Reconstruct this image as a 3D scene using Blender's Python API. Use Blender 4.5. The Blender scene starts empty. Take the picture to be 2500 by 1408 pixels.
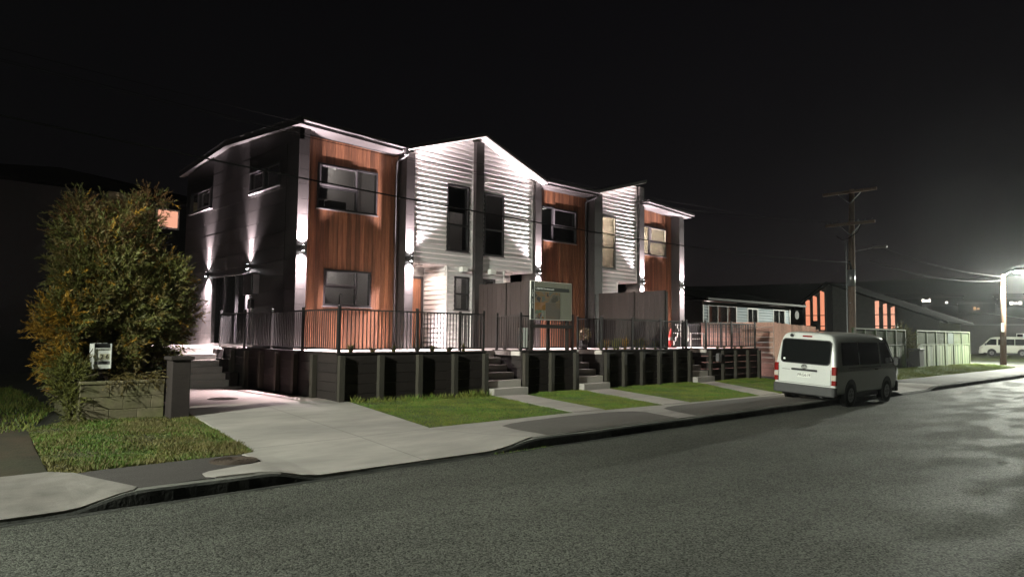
import bpy, bmesh, math, random
import numpy as np
from mathutils import Matrix, Vector

R = math.radians
rng = random.Random(7)
NR = np.random.default_rng(11)
scene = bpy.context.scene
col = scene.collection

# ------------------------------------------------------------------ camera
PITCH, YAW, ROLL = R(3.78), R(47.0), R(0.6)
fh = Vector((math.cos(YAW), math.sin(YAW), 0)); zz = Vector((0, 0, 1)); r0 = Vector((math.sin(YAW), -math.cos(YAW), 0))
fwd = fh * math.cos(PITCH) + zz * math.sin(PITCH); u0 = -fh * math.sin(PITCH) + zz * math.cos(PITCH)
rt = r0 * math.cos(ROLL) + u0 * math.sin(ROLL); up = -r0 * math.sin(ROLL) + u0 * math.cos(ROLL)
cam = bpy.data.cameras.new('camera'); camo = bpy.data.objects.new('camera', cam); col.objects.link(camo)
camo.matrix_world = Matrix(((rt.x, up.x, -fwd.x, 0), (rt.y, up.y, -fwd.y, 0), (rt.z, up.z, -fwd.z, 1.85), (0, 0, 0, 1)))
cam.sensor_width = 36; cam.lens = 36 * 1713 / 2500; cam.clip_start = 0.1; cam.clip_end = 3000
scene.camera = camo

# ------------------------------------------------------------------ world: night sky
world = bpy.data.worlds.new('World'); scene.world = world; world.use_nodes = True
wn = world.node_tree.nodes; wl = world.node_tree.links
sky = wn.new('ShaderNodeTexSky'); sky.sky_type = 'NISHITA'; sky.sun_disc = False
sky.sun_elevation = R(-1.0); sky.sun_rotation = R(80)
hs = wn.new('ShaderNodeHueSaturation'); hs.inputs['Saturation'].default_value = 0.22
tn = wn.new('ShaderNodeMix'); tn.data_type = 'RGBA'; tn.blend_type = 'MULTIPLY'; tn.inputs['Factor'].default_value = 1; tn.inputs['B'].default_value = (1.0, .90, 1.04, 1)
wl.new(sky.outputs[0], hs.inputs['Color']); wl.new(hs.outputs[0], tn.inputs['A']); wl.new(tn.outputs['Result'], wn['Background'].inputs['Color'])
wn['Background'].inputs['Strength'].default_value = 0.0011

# ------------------------------------------------------------------ exposure / sampling
scene.view_settings.view_transform = 'Standard'; scene.view_settings.look = 'None'
scene.view_settings.exposure = 2.7; scene.view_settings.gamma = 1.0
scene.cycles.use_denoising = True
scene.cycles.max_bounces = 6; scene.cycles.diffuse_bounces = 3; scene.cycles.glossy_bounces = 3
scene.cycles.transparent_max_bounces = 12; scene.cycles.sample_clamp_indirect = 4.0
scene.cycles.caustics_reflective = False; scene.cycles.caustics_refractive = False

WALL_TINT = (1.0, 0.83, 0.86)
STREET_TINT = (0.97, 1.0, 0.86)

# ------------------------------------------------------------------ helpers
def tag(o, label=None, cat=None, group=None, kind=None):
    if label: o['label'] = label
    if cat: o['category'] = cat
    if group: o['group'] = group
    if kind: o['kind'] = kind
    return o

def empty(name, loc=(0, 0, 0), label=None, cat=None, group=None):
    o = bpy.data.objects.new(name, None); col.objects.link(o); o.location = loc; o.empty_display_size = 0.2
    return tag(o, label, cat, group)

def woff(p):
    v = Vector((0, 0, 0))
    while p is not None:
        v += p.location; p = p.parent
    return v

def obj(name, verts, faces, mat, parent=None, smooth=False, mats=None, midx=None):
    me = bpy.data.meshes.new(name)
    if parent is not None:
        w = woff(parent); verts = [(v[0] - w.x, v[1] - w.y, v[2] - w.z) for v in verts]
    me.from_pydata(verts, [], faces)
    for m in (mats or [mat]): me.materials.append(m)
    if midx is not None: me.polygons.foreach_set('material_index', midx)
    if smooth: me.polygons.foreach_set('use_smooth', [True] * len(me.polygons))
    me.update()
    o = bpy.data.objects.new(name, me); col.objects.link(o); o.parent = parent
    return o

class MB:
    def __init__(s): s.v = []; s.f = []
    def add(s, v, f):
        n = len(s.v); s.v += [tuple(p) for p in v]; s.f += [tuple(i + n for i in q) for q in f]; return s
    def box(s, x0, x1, y0, y1, z0, z1):
        return s.add([(x0, y0, z0), (x1, y0, z0), (x1, y1, z0), (x0, y1, z0), (x0, y0, z1), (x1, y0, z1), (x1, y1, z1), (x0, y1, z1)],
                     [(0, 3, 2, 1), (4, 5, 6, 7), (0, 1, 5, 4), (1, 2, 6, 5), (2, 3, 7, 6), (3, 0, 4, 7)])
    def cbox(s, x0, x1, y0, y1, z0, z1, c=0.01):     # box with chamfered vertical and top edges
        a = [(x0 + c, y0), (x1 - c, y0), (x1, y0 + c), (x1, y1 - c), (x1 - c, y1), (x0 + c, y1), (x0, y1 - c), (x0, y0 + c)]
        mx, my = (x0 + x1) / 2, (y0 + y1) / 2
        def ins(p): return (p[0] + (c if p[0] < mx else -c), p[1] + (c if p[1] < my else -c))
        v = [(p[0], p[1], z0) for p in a] + [(p[0], p[1], z1 - c) for p in a] + [(*ins(p), z1) for p in a]
        f = [tuple(range(7, -1, -1)), tuple(range(16, 24))]
        for k in range(2):
            for i in range(8): j = (i + 1) % 8; f.append((k * 8 + i, k * 8 + j, k * 8 + 8 + j, k * 8 + 8 + i))
        return s.add(v, f)
    def prism(s, poly, fn0, fn1):                     # poly in 2D, fn maps (u,v) to 3D for both caps
        n = len(poly); v = [fn0(*p) for p in poly] + [fn1(*p) for p in poly]
        f = [tuple(range(n)), tuple(range(2 * n - 1, n - 1, -1))] + [(i, i + n, (i + 1) % n + n, (i + 1) % n) for i in range(n)]
        return s.add(v, f)
    def tube(s, pts, r, n=8, cap=True):
        pts = [Vector(p) for p in pts]; rr = r if isinstance(r, (list, tuple)) else [r] * len(pts)
        rings = []; prev = None
        for i, p in enumerate(pts):
            d = (pts[min(i + 1, len(pts) - 1)] - pts[max(i - 1, 0)]).normalized()
            a = d.orthogonal().normalized() if prev is None else (prev - d * prev.dot(d)).normalized()
            prev = a; b = d.cross(a)
            rings.append([p + (a * math.cos(2 * math.pi * k / n) + b * math.sin(2 * math.pi * k / n)) * rr[i] for k in range(n)])
        v = [q for ring in rings for q in ring]; f = []
        for i in range(len(pts) - 1):
            for k in range(n): f.append((i * n + k, i * n + (k + 1) % n, (i + 1) * n + (k + 1) % n, (i + 1) * n + k))
        if cap: f += [tuple(range(n - 1, -1, -1)), tuple((len(pts) - 1) * n + k for k in range(n))]
        return s.add(v, f)
    def bar(s, a, b, w, h):                           # square bar between two points
        a, b = Vector(a), Vector(b); d = (b - a).normalized()
        x = d.cross(Vector((0, 0, 1)));
        x = Vector((1, 0, 0)) if x.length < 1e-4 else x.normalized()
        y = d.cross(x); v = []
        for p in (a, b):
            for i, j in ((-1, -1), (1, -1), (1, 1), (-1, 1)): v.append(p + x * w / 2 * i + y * h / 2 * j)
        return s.add(v, [(0, 1, 2, 3), (7, 6, 5, 4), (0, 4, 5, 1), (1, 5, 6, 2), (2, 6, 7, 3), (3, 7, 4, 0)])
    def build(s, name, mat, parent=None, smooth=False): return obj(name, s.v, s.f, mat, parent, smooth)

def B(name, x0, x1, y0, y1, z0, z1, mat, parent=None, c=0):
    m = MB(); (m.cbox(x0, x1, y0, y1, z0, z1, c) if c else m.box(x0, x1, y0, y1, z0, z1)); return m.build(name, mat, parent)

def bev(o, w, seg=2):
    m = o.modifiers.new('bevel', 'BEVEL'); m.width = w; m.segments = seg; m.limit_method = 'ANGLE'; return o

def rect_minus(r, holes):
    out = [r]
    for h in holes:
        nxt = []
        for a in out:
            if h[0] >= a[1] - 1e-6 or h[1] <= a[0] + 1e-6 or h[2] >= a[3] - 1e-6 or h[3] <= a[2] + 1e-6: nxt.append(a); continue
            u0_, u1_ = max(a[0], h[0]), min(a[1], h[1])
            if h[0] > a[0]: nxt.append((a[0], h[0], a[2], a[3]))
            if h[1] < a[1]: nxt.append((h[1], a[1], a[2], a[3]))
            if h[2] > a[2]: nxt.append((u0_, u1_, a[2], h[2]))
            if h[3] < a[3]: nxt.append((u0_, u1_, h[3], a[3]))
        out = nxt
    return [a for a in out if a[1] - a[0] > .012 and a[3] - a[2] > .012]

def clip(poly, a, b, c):                              # keep a*x+b*y+c <= 0
    out = []
    for i, p in enumerate(poly):
        q = poly[(i + 1) % len(poly)]; dp = a * p[0] + b * p[1] + c; dq = a * q[0] + b * q[1] + c
        if dp <= 0: out.append(p)
        if dp * dq < 0: t = dp / (dp - dq); out.append((p[0] + (q[0] - p[0]) * t, p[1] + (q[1] - p[1]) * t))
    return out

def copy_tree(o, parent=None):
    c = o.copy(); col.objects.link(c); c.parent = parent
    for ch in list(o.children): copy_tree(ch, c)
    return c

def inpoly(x, y, poly):
    ins = np.zeros(x.shape, bool); n = len(poly)
    for i in range(n):
        x1, y1 = poly[i]; x2, y2 = poly[(i + 1) % n]
        if y1 == y2: continue
        k = ((y1 > y) != (y2 > y)) & (x < (x2 - x1) * (y - y1) / (y2 - y1) + x1); ins ^= k
    return ins

def big_mesh(name, V, F, mats, midx=None, parent=None, smooth=False):
    V = np.asarray(V, np.float32); F = np.asarray(F, np.int32); n = F.shape[1]
    if parent is not None: V = V - np.array(woff(parent), np.float32)
    me = bpy.data.meshes.new(name)
    me.vertices.add(len(V)); me.vertices.foreach_set('co', V.ravel())
    me.loops.add(F.size); me.loops.foreach_set('vertex_index', F.ravel())
    me.polygons.add(len(F)); me.polygons.foreach_set('loop_start', np.arange(0, F.size, n, dtype=np.int32))
    for m in mats: me.materials.append(m)
    if midx is not None: me.polygons.foreach_set('material_index', np.asarray(midx, np.int32))
    if smooth: me.polygons.foreach_set('use_smooth', np.ones(len(F), bool))
    me.update(calc_edges=True); me.validate()
    o = bpy.data.objects.new(name, me); col.objects.link(o); o.parent = parent
    return o

# ------------------------------------------------------------------ materials
def srgb(h):
    return tuple(((int(h[i:i + 2], 16) / 255) / 12.92 if int(h[i:i + 2], 16) / 255 <= .04045 else ((int(h[i:i + 2], 16) / 255 + .055) / 1.055) ** 2.4) for i in (0, 2, 4)) + (1,)

def mat(name, c, rough=.6, var=.25, scale=6, stretch=(1, 1, 1), bump=0, bscale=None, metal=0, spec=.5, rand=0, fine=0, c2=None, mixscale=None, coat=0):
    m = bpy.data.materials.new(name); m.use_nodes = True; n = m.node_tree.nodes; l = m.node_tree.links
    p = n['Principled BSDF']; p.inputs['Roughness'].default_value = rough; p.inputs['Metallic'].default_value = metal
    p.inputs['Specular IOR Level'].default_value = spec; p.inputs['Coat Weight'].default_value = coat
    c = tuple(c) + (1,) if len(c) == 3 else c
    tc = n.new('ShaderNodeTexCoord'); mp = n.new('ShaderNodeMapping'); mp.inputs['Scale'].default_value = stretch
    l.new(tc.outputs['Object'], mp.inputs['Vector'])
    no = n.new('ShaderNodeTexNoise'); no.inputs['Scale'].default_value = scale; no.inputs['Detail'].default_value = 6; no.inputs['Roughness'].default_value = .65
    l.new(mp.outputs[0], no.inputs['Vector'])
    src = None
    base = n.new('ShaderNodeRGB'); base.outputs[0].default_value = c; src = base.outputs[0]
    if c2 is not None:
        c2 = tuple(c2) + (1,) if len(c2) == 3 else c2
        n2 = n.new('ShaderNodeTexNoise'); n2.inputs['Scale'].default_value = mixscale or scale * .3; n2.inputs['Detail'].default_value = 4; l.new(mp.outputs[0], n2.inputs['Vector'])
        rp = n.new('ShaderNodeValToRGB'); rp.color_ramp.elements[0].position = .4; rp.color_ramp.elements[1].position = .62; l.new(n2.outputs[0], rp.inputs[0])
        mx = n.new('ShaderNodeMix'); mx.data_type = 'RGBA'; mx.inputs['A'].default_value = c; mx.inputs['B'].default_value = c2
        l.new(rp.outputs[0], mx.inputs['Factor']); src = mx.outputs['Result']
    mr = n.new('ShaderNodeMapRange'); mr.inputs['From Min'].default_value = .25; mr.inputs['From Max'].default_value = .75
    mr.inputs['To Min'].default_value = 1 - var; mr.inputs['To Max'].default_value = 1 + var; l.new(no.outputs[0], mr.inputs['Value'])
    val = mr.outputs[0]
    if rand:
        oi = n.new('ShaderNodeObjectInfo'); m2 = n.new('ShaderNodeMapRange'); m2.inputs['To Min'].default_value = 1 - rand; m2.inputs['To Max'].default_value = 1 + rand
        l.new(oi.outputs['Random'], m2.inputs['Value']); mu = n.new('ShaderNodeMath'); mu.operation = 'MULTIPLY'; l.new(val, mu.inputs[0]); l.new(m2.outputs[0], mu.inputs[1]); val = mu.outputs[0]
    hsv = n.new('ShaderNodeHueSaturation'); l.new(src, hsv.inputs['Color']); l.new(val, hsv.inputs['Value'])
    l.new(hsv.outputs[0], p.inputs['Base Color'])
    if bump:
        bn = n.new('ShaderNodeTexNoise'); bn.inputs['Scale'].default_value = bscale or scale * 4; bn.inputs['Detail'].default_value = 5; l.new(mp.outputs[0], bn.inputs['Vector'])
        bp = n.new('ShaderNodeBump'); bp.inputs['Strength'].default_value = bump; bp.inputs['Distance'].default_value = .02; l.new(bn.outputs[0], bp.inputs['Height']); l.new(bp.outputs[0], p.inputs['Normal'])
    return m

def emit(name, c, s):
    m = bpy.data.materials.new(name); m.use_nodes = True; n = m.node_tree.nodes; l = m.node_tree.links
    n.remove(n['Principled BSDF']); e = n.new('ShaderNodeEmission'); e.inputs[0].default_value = tuple(c) + (1,); e.inputs[1].default_value = s
    l.new(e.outputs[0], n['Material Output'].inputs[0]); return m

def glass(name, tint=(.85, .9, .9), fac=.12, rough=.03):
    m = bpy.data.materials.new(name); m.use_nodes = True; n = m.node_tree.nodes; l = m.node_tree.links
    n.remove(n['Principled BSDF']); t = n.new('ShaderNodeBsdfTransparent'); t.inputs[0].default_value = tuple(tint) + (1,)
    g = n.new('ShaderNodeBsdfGlossy'); g.inputs['Roughness'].default_value = rough; f = n.new('ShaderNodeLayerWeight'); f.inputs[0].default_value = .35
    mr = n.new('ShaderNodeMapRange'); mr.inputs['To Min'].default_value = fac * .5; mr.inputs['To Max'].default_value = min(1, fac * 6); l.new(f.outputs['Fresnel'], mr.inputs['Value'])
    mx = n.new('ShaderNodeMixShader'); l.new(mr.outputs[0], mx.inputs[0]); l.new(t.outputs[0], mx.inputs[1]); l.new(g.outputs[0], mx.inputs[2]); l.new(mx.outputs[0], n['Material Output'].inputs[0])
    return m

def asphalt(name, base, cell, wet=0, cellvar=.6, bump=.6):
    m = bpy.data.materials.new(name); m.use_nodes = True; n = m.node_tree.nodes; l = m.node_tree.links
    p = n['Principled BSDF']; tc = n.new('ShaderNodeTexCoord')
    vo = n.new('ShaderNodeTexVoronoi'); vo.inputs['Scale'].default_value = cell; l.new(tc.outputs['Object'], vo.inputs['Vector'])
    big = n.new('ShaderNodeTexNoise'); big.inputs['Scale'].default_value = .55; big.inputs['Detail'].default_value = 5; big.inputs['Roughness'].default_value = .6
    mp = n.new('ShaderNodeMapping'); mp.inputs['Scale'].default_value = (.45, 1, 1); l.new(tc.outputs['Object'], mp.inputs[0]); l.new(mp.outputs[0], big.inputs['Vector'])
    mr = n.new('ShaderNodeMapRange'); mr.inputs['To Min'].default_value = 1 - cellvar; mr.inputs['To Max'].default_value = 1 + cellvar
    sep = n.new('ShaderNodeSeparateColor'); l.new(vo.outputs['Color'], sep.inputs[0]); l.new(sep.outputs[0], mr.inputs['Value'])
    m2 = n.new('ShaderNodeMapRange'); m2.inputs['From Min'].default_value = .3; m2.inputs['From Max'].default_value = .7; m2.inputs['To Min'].default_value = .74; m2.inputs['To Max'].default_value = 1.2; l.new(big.outputs[0], m2.inputs['Value'])
    mu = n.new('ShaderNodeMath'); mu.operation = 'MULTIPLY'; l.new(mr.outputs[0], mu.inputs[0]); l.new(m2.outputs[0], mu.inputs[1])
    hsv = n.new('ShaderNodeHueSaturation'); hsv.inputs['Color'].default_value = tuple(base) + (1,); l.new(mu.outputs[0], hsv.inputs['Value']); l.new(hsv.outputs[0], p.inputs['Base Color'])
    rr = n.new('ShaderNodeMapRange'); rr.inputs['From Min'].default_value = .44; rr.inputs['From Max'].default_value = .56
    rr.inputs['To Min'].default_value = .85 - .38 * wet; rr.inputs['To Max'].default_value = .9 - .1 * wet; p.inputs['Specular IOR Level'].default_value = .28
    wv = n.new('ShaderNodeTexNoise'); wv.inputs['Scale'].default_value = 1.3; wv.inputs['Detail'].default_value = 6; l.new(mp.outputs[0], wv.inputs['Vector']); l.new(wv.outputs[0], rr.inputs['Value']); l.new(rr.outputs[0], p.inputs['Roughness'])
    bp = n.new('ShaderNodeBump'); bp.inputs['Strength'].default_value = bump; bp.inputs['Distance'].default_value = .006
    l.new(vo.outputs['Distance'], bp.inputs['Height']); bp.invert = True; l.new(bp.outputs[0], p.inputs['Normal'])
    return m

M = {}
M['road'] = asphalt('chip_seal_asphalt', (.088, .092, .077), 66, wet=.34, cellvar=.85, bump=.9)
M['path_asphalt'] = asphalt('footpath_asphalt', (.14, .132, .118), 150, cellvar=.3, bump=.3)
M['concrete'] = mat('new_concrete', (.43, .405, .37), .75, .22, 2.2, (.35, 1, 1), .12, 40, c2=(.33, .31, .285), mixscale=.8)
M['old_concrete'] = mat('old_concrete', (.22, .205, .185), .85, .3, 3, bump=.35, bscale=60, c2=(.16, .148, .132), mixscale=.8)
M['pad'] = mat('pad_concrete', (.50, .42, .385), .6, .1, .9, (1, 2, 1), .1, 30, c2=(.39, .335, .31), mixscale=.5)
M['deck'] = mat('deck_concrete', (.5, .46, .43), .7, .12, 2, bump=.1, bscale=40)
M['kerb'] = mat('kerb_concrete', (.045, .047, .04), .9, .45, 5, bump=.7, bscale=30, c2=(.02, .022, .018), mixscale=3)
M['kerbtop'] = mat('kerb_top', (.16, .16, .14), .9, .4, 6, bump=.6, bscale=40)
M['soil'] = mat('soil_ground', (.03, .03, .02), .95, .4, 2, bump=.4, bscale=10)
M['lawn'] = mat('lawn_base', (.06, .10, .015), .95, .35, 3, bump=.5, bscale=40, c2=(.07, .065, .03), mixscale=1.1)
M['lawn_dark'] = mat('rough_lawn_base', (.035, .035, .018), .95, .4, 3, bump=.5, bscale=30, c2=(.05, .035, .02), mixscale=1)
M['panel'] = mat('charcoal_panel', (.028, .025, .0245), .5, .2, 5, bump=.1, bscale=50, rand=.1)
M['panelcore'] = mat('charcoal_joint', (.012, .011, .011), .8, .2, 8)
M['cedar'] = mat('cedar_plank', (.21, .09, .045), .55, .4, 7, (6, 6, .35), .12, 22, rand=.36, c2=(.13, .055, .03), mixscale=2)
M['white'] = mat('white_weatherboard', (.70, .69, .68), .5, .03, 3, rand=.02)
M['trim'] = mat('white_trim', (.74, .73, .72), .5, .03, 3)
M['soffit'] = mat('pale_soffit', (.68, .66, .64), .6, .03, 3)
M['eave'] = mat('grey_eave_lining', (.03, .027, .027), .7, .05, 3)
M['pipe'] = mat('black_downpipe', (.012, .012, .013), .45, .05, 4)
M['greytrim'] = mat('grey_trim', (.24, .24, .23), .6, .05, 3)
M['dark'] = mat('dark_aluminium', (.035, .034, .036), .4, .1, 8, spec=.5)
M['frame'] = mat('window_frame_metal', (.10, .095, .1), .35, .08, 8)
M['fence'] = mat('black_powder_coat', (.018, .018, .018), .4, .1, 10)
M['darkgutter'] = mat('charcoal_gutter', (.05, .047, .048), .4, .1, 5)
M['dull_roof'] = mat('dull_dark_roof', (.005, .005, .005), 1.0, .2, 4, spec=0)
M['darkgreen'] = mat('dark_green_paint', (.012, .03, .02), .7, .2, 4)
M['roof'] = mat('dark_roof_steel', (.04, .038, .038), .45, .15, 5)
M['gutter'] = mat('grey_gutter', (.16, .155, .16), .35, .1, 5)
M['timber_dark'] = mat('stained_retaining_plank', (.015, .0105, .009), .75, .3, 5, (.4, 4, 6), .25, 30, rand=.2)
M['timber_post'] = mat('stained_post', (.036, .032, .023), .75, .25, 6, (6, 6, .5), .2, 30, rand=.2)
M['screen'] = mat('brown_screen_board', (.027, .0195, .017), .65, .25, 5, (5, 5, .4), .15, 25, rand=.14)
M['pine'] = mat('pale_pine_paling', (.5, .31, .24), .75, .3, 5, (.5, 3, 5), .2, 25, rand=.2)
M['block'] = mat('mossy_block', (.24, .21, .13), .9, .35, 5, bump=.22, bscale=35, c2=(.17, .165, .08), mixscale=2.2, rand=.12)
M['mortar'] = mat('mortar', (.10, .09, .065), .95, .3, 10, bump=.4)
M['pillar'] = mat('brown_plaster', (.035, .027, .024), .8, .2, 5, bump=.2, bscale=40)
M['whitebox'] = mat('white_painted_metal', (.75, .77, .72), .45, .05, 6)
M['black'] = mat('black_plastic', (.012, .012, .012), .5, .1, 6)
M['iron'] = mat('rusty_iron', (.075, .055, .04), .75, .35, 14, bump=.4)
M['bark'] = mat('bark', (.06, .045, .03), .95, .4, 8, (4, 4, .6), .6, 20)
M['leaf_g'] = mat('leaf_green', (.115, .12, .024), .6, .3, 3); M['leaf_o'] = mat('leaf_olive', (.135, .105, .028), .65, .3, 3)
M['leaf_y'] = mat('leaf_gold', (.36, .2, .018), .6, .3, 3); M['leaf_b'] = mat('leaf_brown', (.15, .075, .02), .7, .3, 3)
M['grass_a'] = mat('grass_blade', (.085, .175, .014), .65, .45, 1.6, c2=(.125, .165, .022), mixscale=.9); M['grass_b'] = mat('grass_blade_pale', (.19, .2, .04), .7, .4, 2)
M['grass_c'] = mat('rough_grass_blade', (.08, .15, .014), .65, .5, 1.8, c2=(.13, .12, .03), mixscale=1.4); M['grass_d'] = mat('dry_grass_blade', (.17, .145, .05), .7, .4, 2)
M['pane'] = glass('window_glass', (.75, .78, .78), .16)
M['room'] = mat('room_paint', (.5, .47, .46), .8, .05, 2)
M['van'] = mat('van_white_paint', (.62, .64, .61), .28, .02, 2, coat=.6)
M['van2'] = mat('van_silver_paint', (.6, .6, .52), .3, .02, 2, coat=.5)
M['vglass'] = mat('dark_van_glass', (.008, .009, .009), .06, .05, 2, spec=.6)
M['bumper'] = mat('grey_bumper', (.05, .05, .05), .6, .1, 8)
M['tyre'] = mat('tyre_rubber', (.012, .012, .012), .85, .2, 10)
M['rim'] = mat('steel_rim', (.22, .22, .22), .4, .1, 8, metal=.6)
M['tail'] = mat('red_tail_lens', (.22, .012, .01), .2, .05, 5, coat=.5)
M['lens'] = mat('clear_lens', (.55, .52, .45), .15, .05, 5, coat=.5)
M['chrome'] = mat('chrome', (.6, .6, .6), .15, .02, 5, metal=1)
M['polewood2'] = mat('lamp_pole_wood', (.09, .05, .035), .9, .4, 8, (6, 6, .4), .4, 25, spec=.1)
M['polewood'] = mat('power_pole_wood', (.27, .19, .145), .85, .35, 8, (6, 6, .4), .4, 25)
M['wire'] = mat('wire_black', (.008, .008, .008), .9, .05, 5, spec=.05)
M['galv'] = mat('galvanised_steel', (.4, .41, .42), .35, .15, 8, metal=.7)
M['lattice'] = mat('weathered_timber', (.085, .095, .052), .85, .35, 6, (5, 5, .5), .2, 25, rand=.45, c2=(.06, .095, .04), mixscale=1.5)
M['bluegrey'] = mat('blue_grey_weatherboard', (.16, .205, .225), .7, .08, 3, rand=.03)
M['stucco'] = mat('dark_house_wall', (.09, .09, .085), .85, .15, 4)
M['red'] = mat('red_plastic', (.6, .02, .015), .45, .08, 6)
M['warmwin'] = emit('lit_orange_blind', (1.0, .36, .2), .14)
M['warmwin2'] = emit('lit_pale_blind', (1.0, .46, .3), .15)
M['lampglow'] = emit('lamp_lens', (1, .95, .95), 25)
M['porchglow'] = emit('porch_diffuser', (1, .8, .68), .12)
M['streetglow'] = emit('street_lamp_lens', (.9, 1, .93), 260)
M['hill'] = mat('dark_hill', (.02, .022, .018), .95, .3, .05)
M['tan'] = mat('tan_render', (.33, .25, .18), .8, .1, 4)

def spot(parent, loc, d, power, ang=80, blend=.9, color=WALL_TINT, radius=.02):
    L = bpy.data.lights.new('lamp_beam', 'SPOT'); L.energy = power; L.spot_size = R(ang); L.spot_blend = blend; L.color = color; L.shadow_soft_size = radius
    o = bpy.data.objects.new('lamp_beam', L); col.objects.link(o)
    w = woff(parent) if parent else Vector((0, 0, 0)); o.location = Vector(loc) - w
    o.rotation_euler = Vector(d).to_track_quat('-Z', 'Y').to_euler(); o.parent = parent; return o

def point(parent, loc, power, color, radius=.05):
    L = bpy.data.lights.new('lamp_bulb', 'POINT'); L.energy = power; L.color = color; L.shadow_soft_size = radius
    o = bpy.data.objects.new('lamp_bulb', L); col.objects.link(o); w = woff(parent) if parent else Vector((0, 0, 0)); o.location = Vector(loc) - w; o.parent = parent; return o

def disc(m, c, r, n=20, axis='z', d=.004, sgn=1):
    v = []
    for k in range(n):
        a = 2 * math.pi * k / n; x, y = r * math.cos(a), r * math.sin(a)
        v.append({'z': (c[0] + x, c[1] + y, c[2]), 'x': (c[0], c[1] + x, c[2] + y), 'y': (c[0] + x, c[1], c[2] + y)}[axis])
    m.add(v, [tuple(range(n))]); return m

def text(body, size, loc, rot, mat_, parent=None, name='lettering', align='LEFT', ext=.002, space=1.0):
    c = bpy.data.curves.new(name, 'FONT'); c.body = body; c.size = size; c.extrude = ext; c.align_x = align; c.align_y = 'CENTER'; c.space_line = space
    t = bpy.data.objects.new(name + '_curve', c); col.objects.link(t); dg = bpy.context.evaluated_depsgraph_get()
    me = bpy.data.meshes.new_from_object(t.evaluated_get(dg)); bpy.data.objects.remove(t); me.name = name; me.materials.clear(); me.materials.append(mat_)
    o = bpy.data.objects.new(name, me); col.objects.link(o); w = woff(parent) if parent else Vector((0, 0, 0)); o.location = Vector(loc) - w; o.rotation_euler = rot; o.parent = parent; return o

# ================================================================== THE SETTING
def smooth(a, b, t): t = min(1, max(0, (t - a) / (b - a))); return t * t * (3 - 2 * t)
def kerb_h(x):
    v = min(1.0, smooth(1.6, 2.3, x), max(1 - smooth(3.7, 4.4, x), smooth(7.2, 8.4, x)), max(1 - smooth(24.6, 25.6, x), smooth(28, 29.2, x)))
    return .03 + .12 * v
def gz(x, y):
    if y < 8.25: return 0.
    zt = .36 - .10 * min(1, max(0, (x - 7) / 6))
    if y < 10.2: u = (y - 8.25) / 1.95; return kerb_h(x) * (1 - u) + .15 * u
    if y < 14.5: u = (y - 10.2) / 4.3; return .15 * (1 - u) + zt * u
    return zt
KX = [1.6, 1.8, 1.95, 2.1, 2.3, 3.7, 3.85, 4.0, 4.15, 4.4, 7.2, 7.5, 7.8, 8.1, 8.4, 10, 13, 24.6, 24.85, 25.1, 25.35, 25.6, 28, 28.3, 28.6, 28.9, 29.2]
KY = [8.25, 9.2, 10.2, 12, 14.5]
def sheet(name, poly, off, m, kind='structure', thick=0, parent=None):
    bm = bmesh.new(); bm.faces.new([bm.verts.new((x, y, 0)) for x, y in poly])
    for x in KX: bmesh.ops.bisect_plane(bm, geom=bm.verts[:] + bm.edges[:] + bm.faces[:], plane_co=(x, 0, 0), plane_no=(1, 0, 0))
    for y in KY: bmesh.ops.bisect_plane(bm, geom=bm.verts[:] + bm.edges[:] + bm.faces[:], plane_co=(0, y, 0), plane_no=(0, 1, 0))
    bmesh.ops.triangulate(bm, faces=bm.faces[:])
    for v in bm.verts: v.co.z = gz(v.co.x, v.co.y + (0 if v.co.y < 8.249 else 1e-4)) + off
    bmesh.ops.recalc_face_normals(bm, faces=bm.faces[:])
    if sum(f.normal.z for f in bm.faces) < 0: bmesh.ops.reverse_faces(bm, faces=bm.faces[:])
    me = bpy.data.meshes.new(name); bm.to_mesh(me); bm.free(); me.materials.append(m)
    o = bpy.data.objects.new(name, me); col.objects.link(o); o.parent = parent
    if thick: s = o.modifiers.new('slab', 'SOLIDIFY'); s.thickness = thick; s.offset = -1
    if kind: o['kind'] = kind
    return o

def jit(poly, amp, step):                             # ragged outline
    out = []
    for i, p in enumerate(poly):
        q = poly[(i + 1) % len(poly)]; d = math.hypot(q[0] - p[0], q[1] - p[1]); k = max(1, int(d / step))
        for j in range(k):
            t = j / k; out.append((p[0] + (q[0] - p[0]) * t + (rng.uniform(-amp, amp) if j else 0), p[1] + (q[1] - p[1]) * t + (rng.uniform(-amp, amp) if j else 0)))
    return out

tag(obj('ground', [(-550, -550, -.2), (850, -550, -.2), (850, 850, -.2), (-550, 850, -.2)], [(0, 1, 2, 3)], M['soil']), kind='structure')
sheet('road', [(-60, -3.2), (140, -3.2), (140, 8.2489), (-60, 8.2489)], 0, M['road'])
sheet('gutter_shade_dirt', [(x, min(y, 8.2488)) for x, y in jit([(-30, 8.13), (52, 8.13), (52, 8.2488), (-30, 8.2488)], .018, .25)], .004, M['kerb'])  # dark strip: the kerb's shade and gutter dirt put into its colour
sheet('side_street', [(57, 8.24), (67, 8.24), (67, 120), (57, 120)], -.10, M['road'])
sheet('yard', [(-40, 8.38), (57, 8.38), (57, 60), (-40, 60)], -.03, M['soil'])
sheet('far_verge', [(67, 8.38), (140, 8.38), (140, 90), (67, 90)], -.06, M['lawn'])
sheet('opposite_verge', [(-60, -40), (140, -40), (140, -3.2), (-60, -3.2)], .05, M['lawn_dark'])

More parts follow.
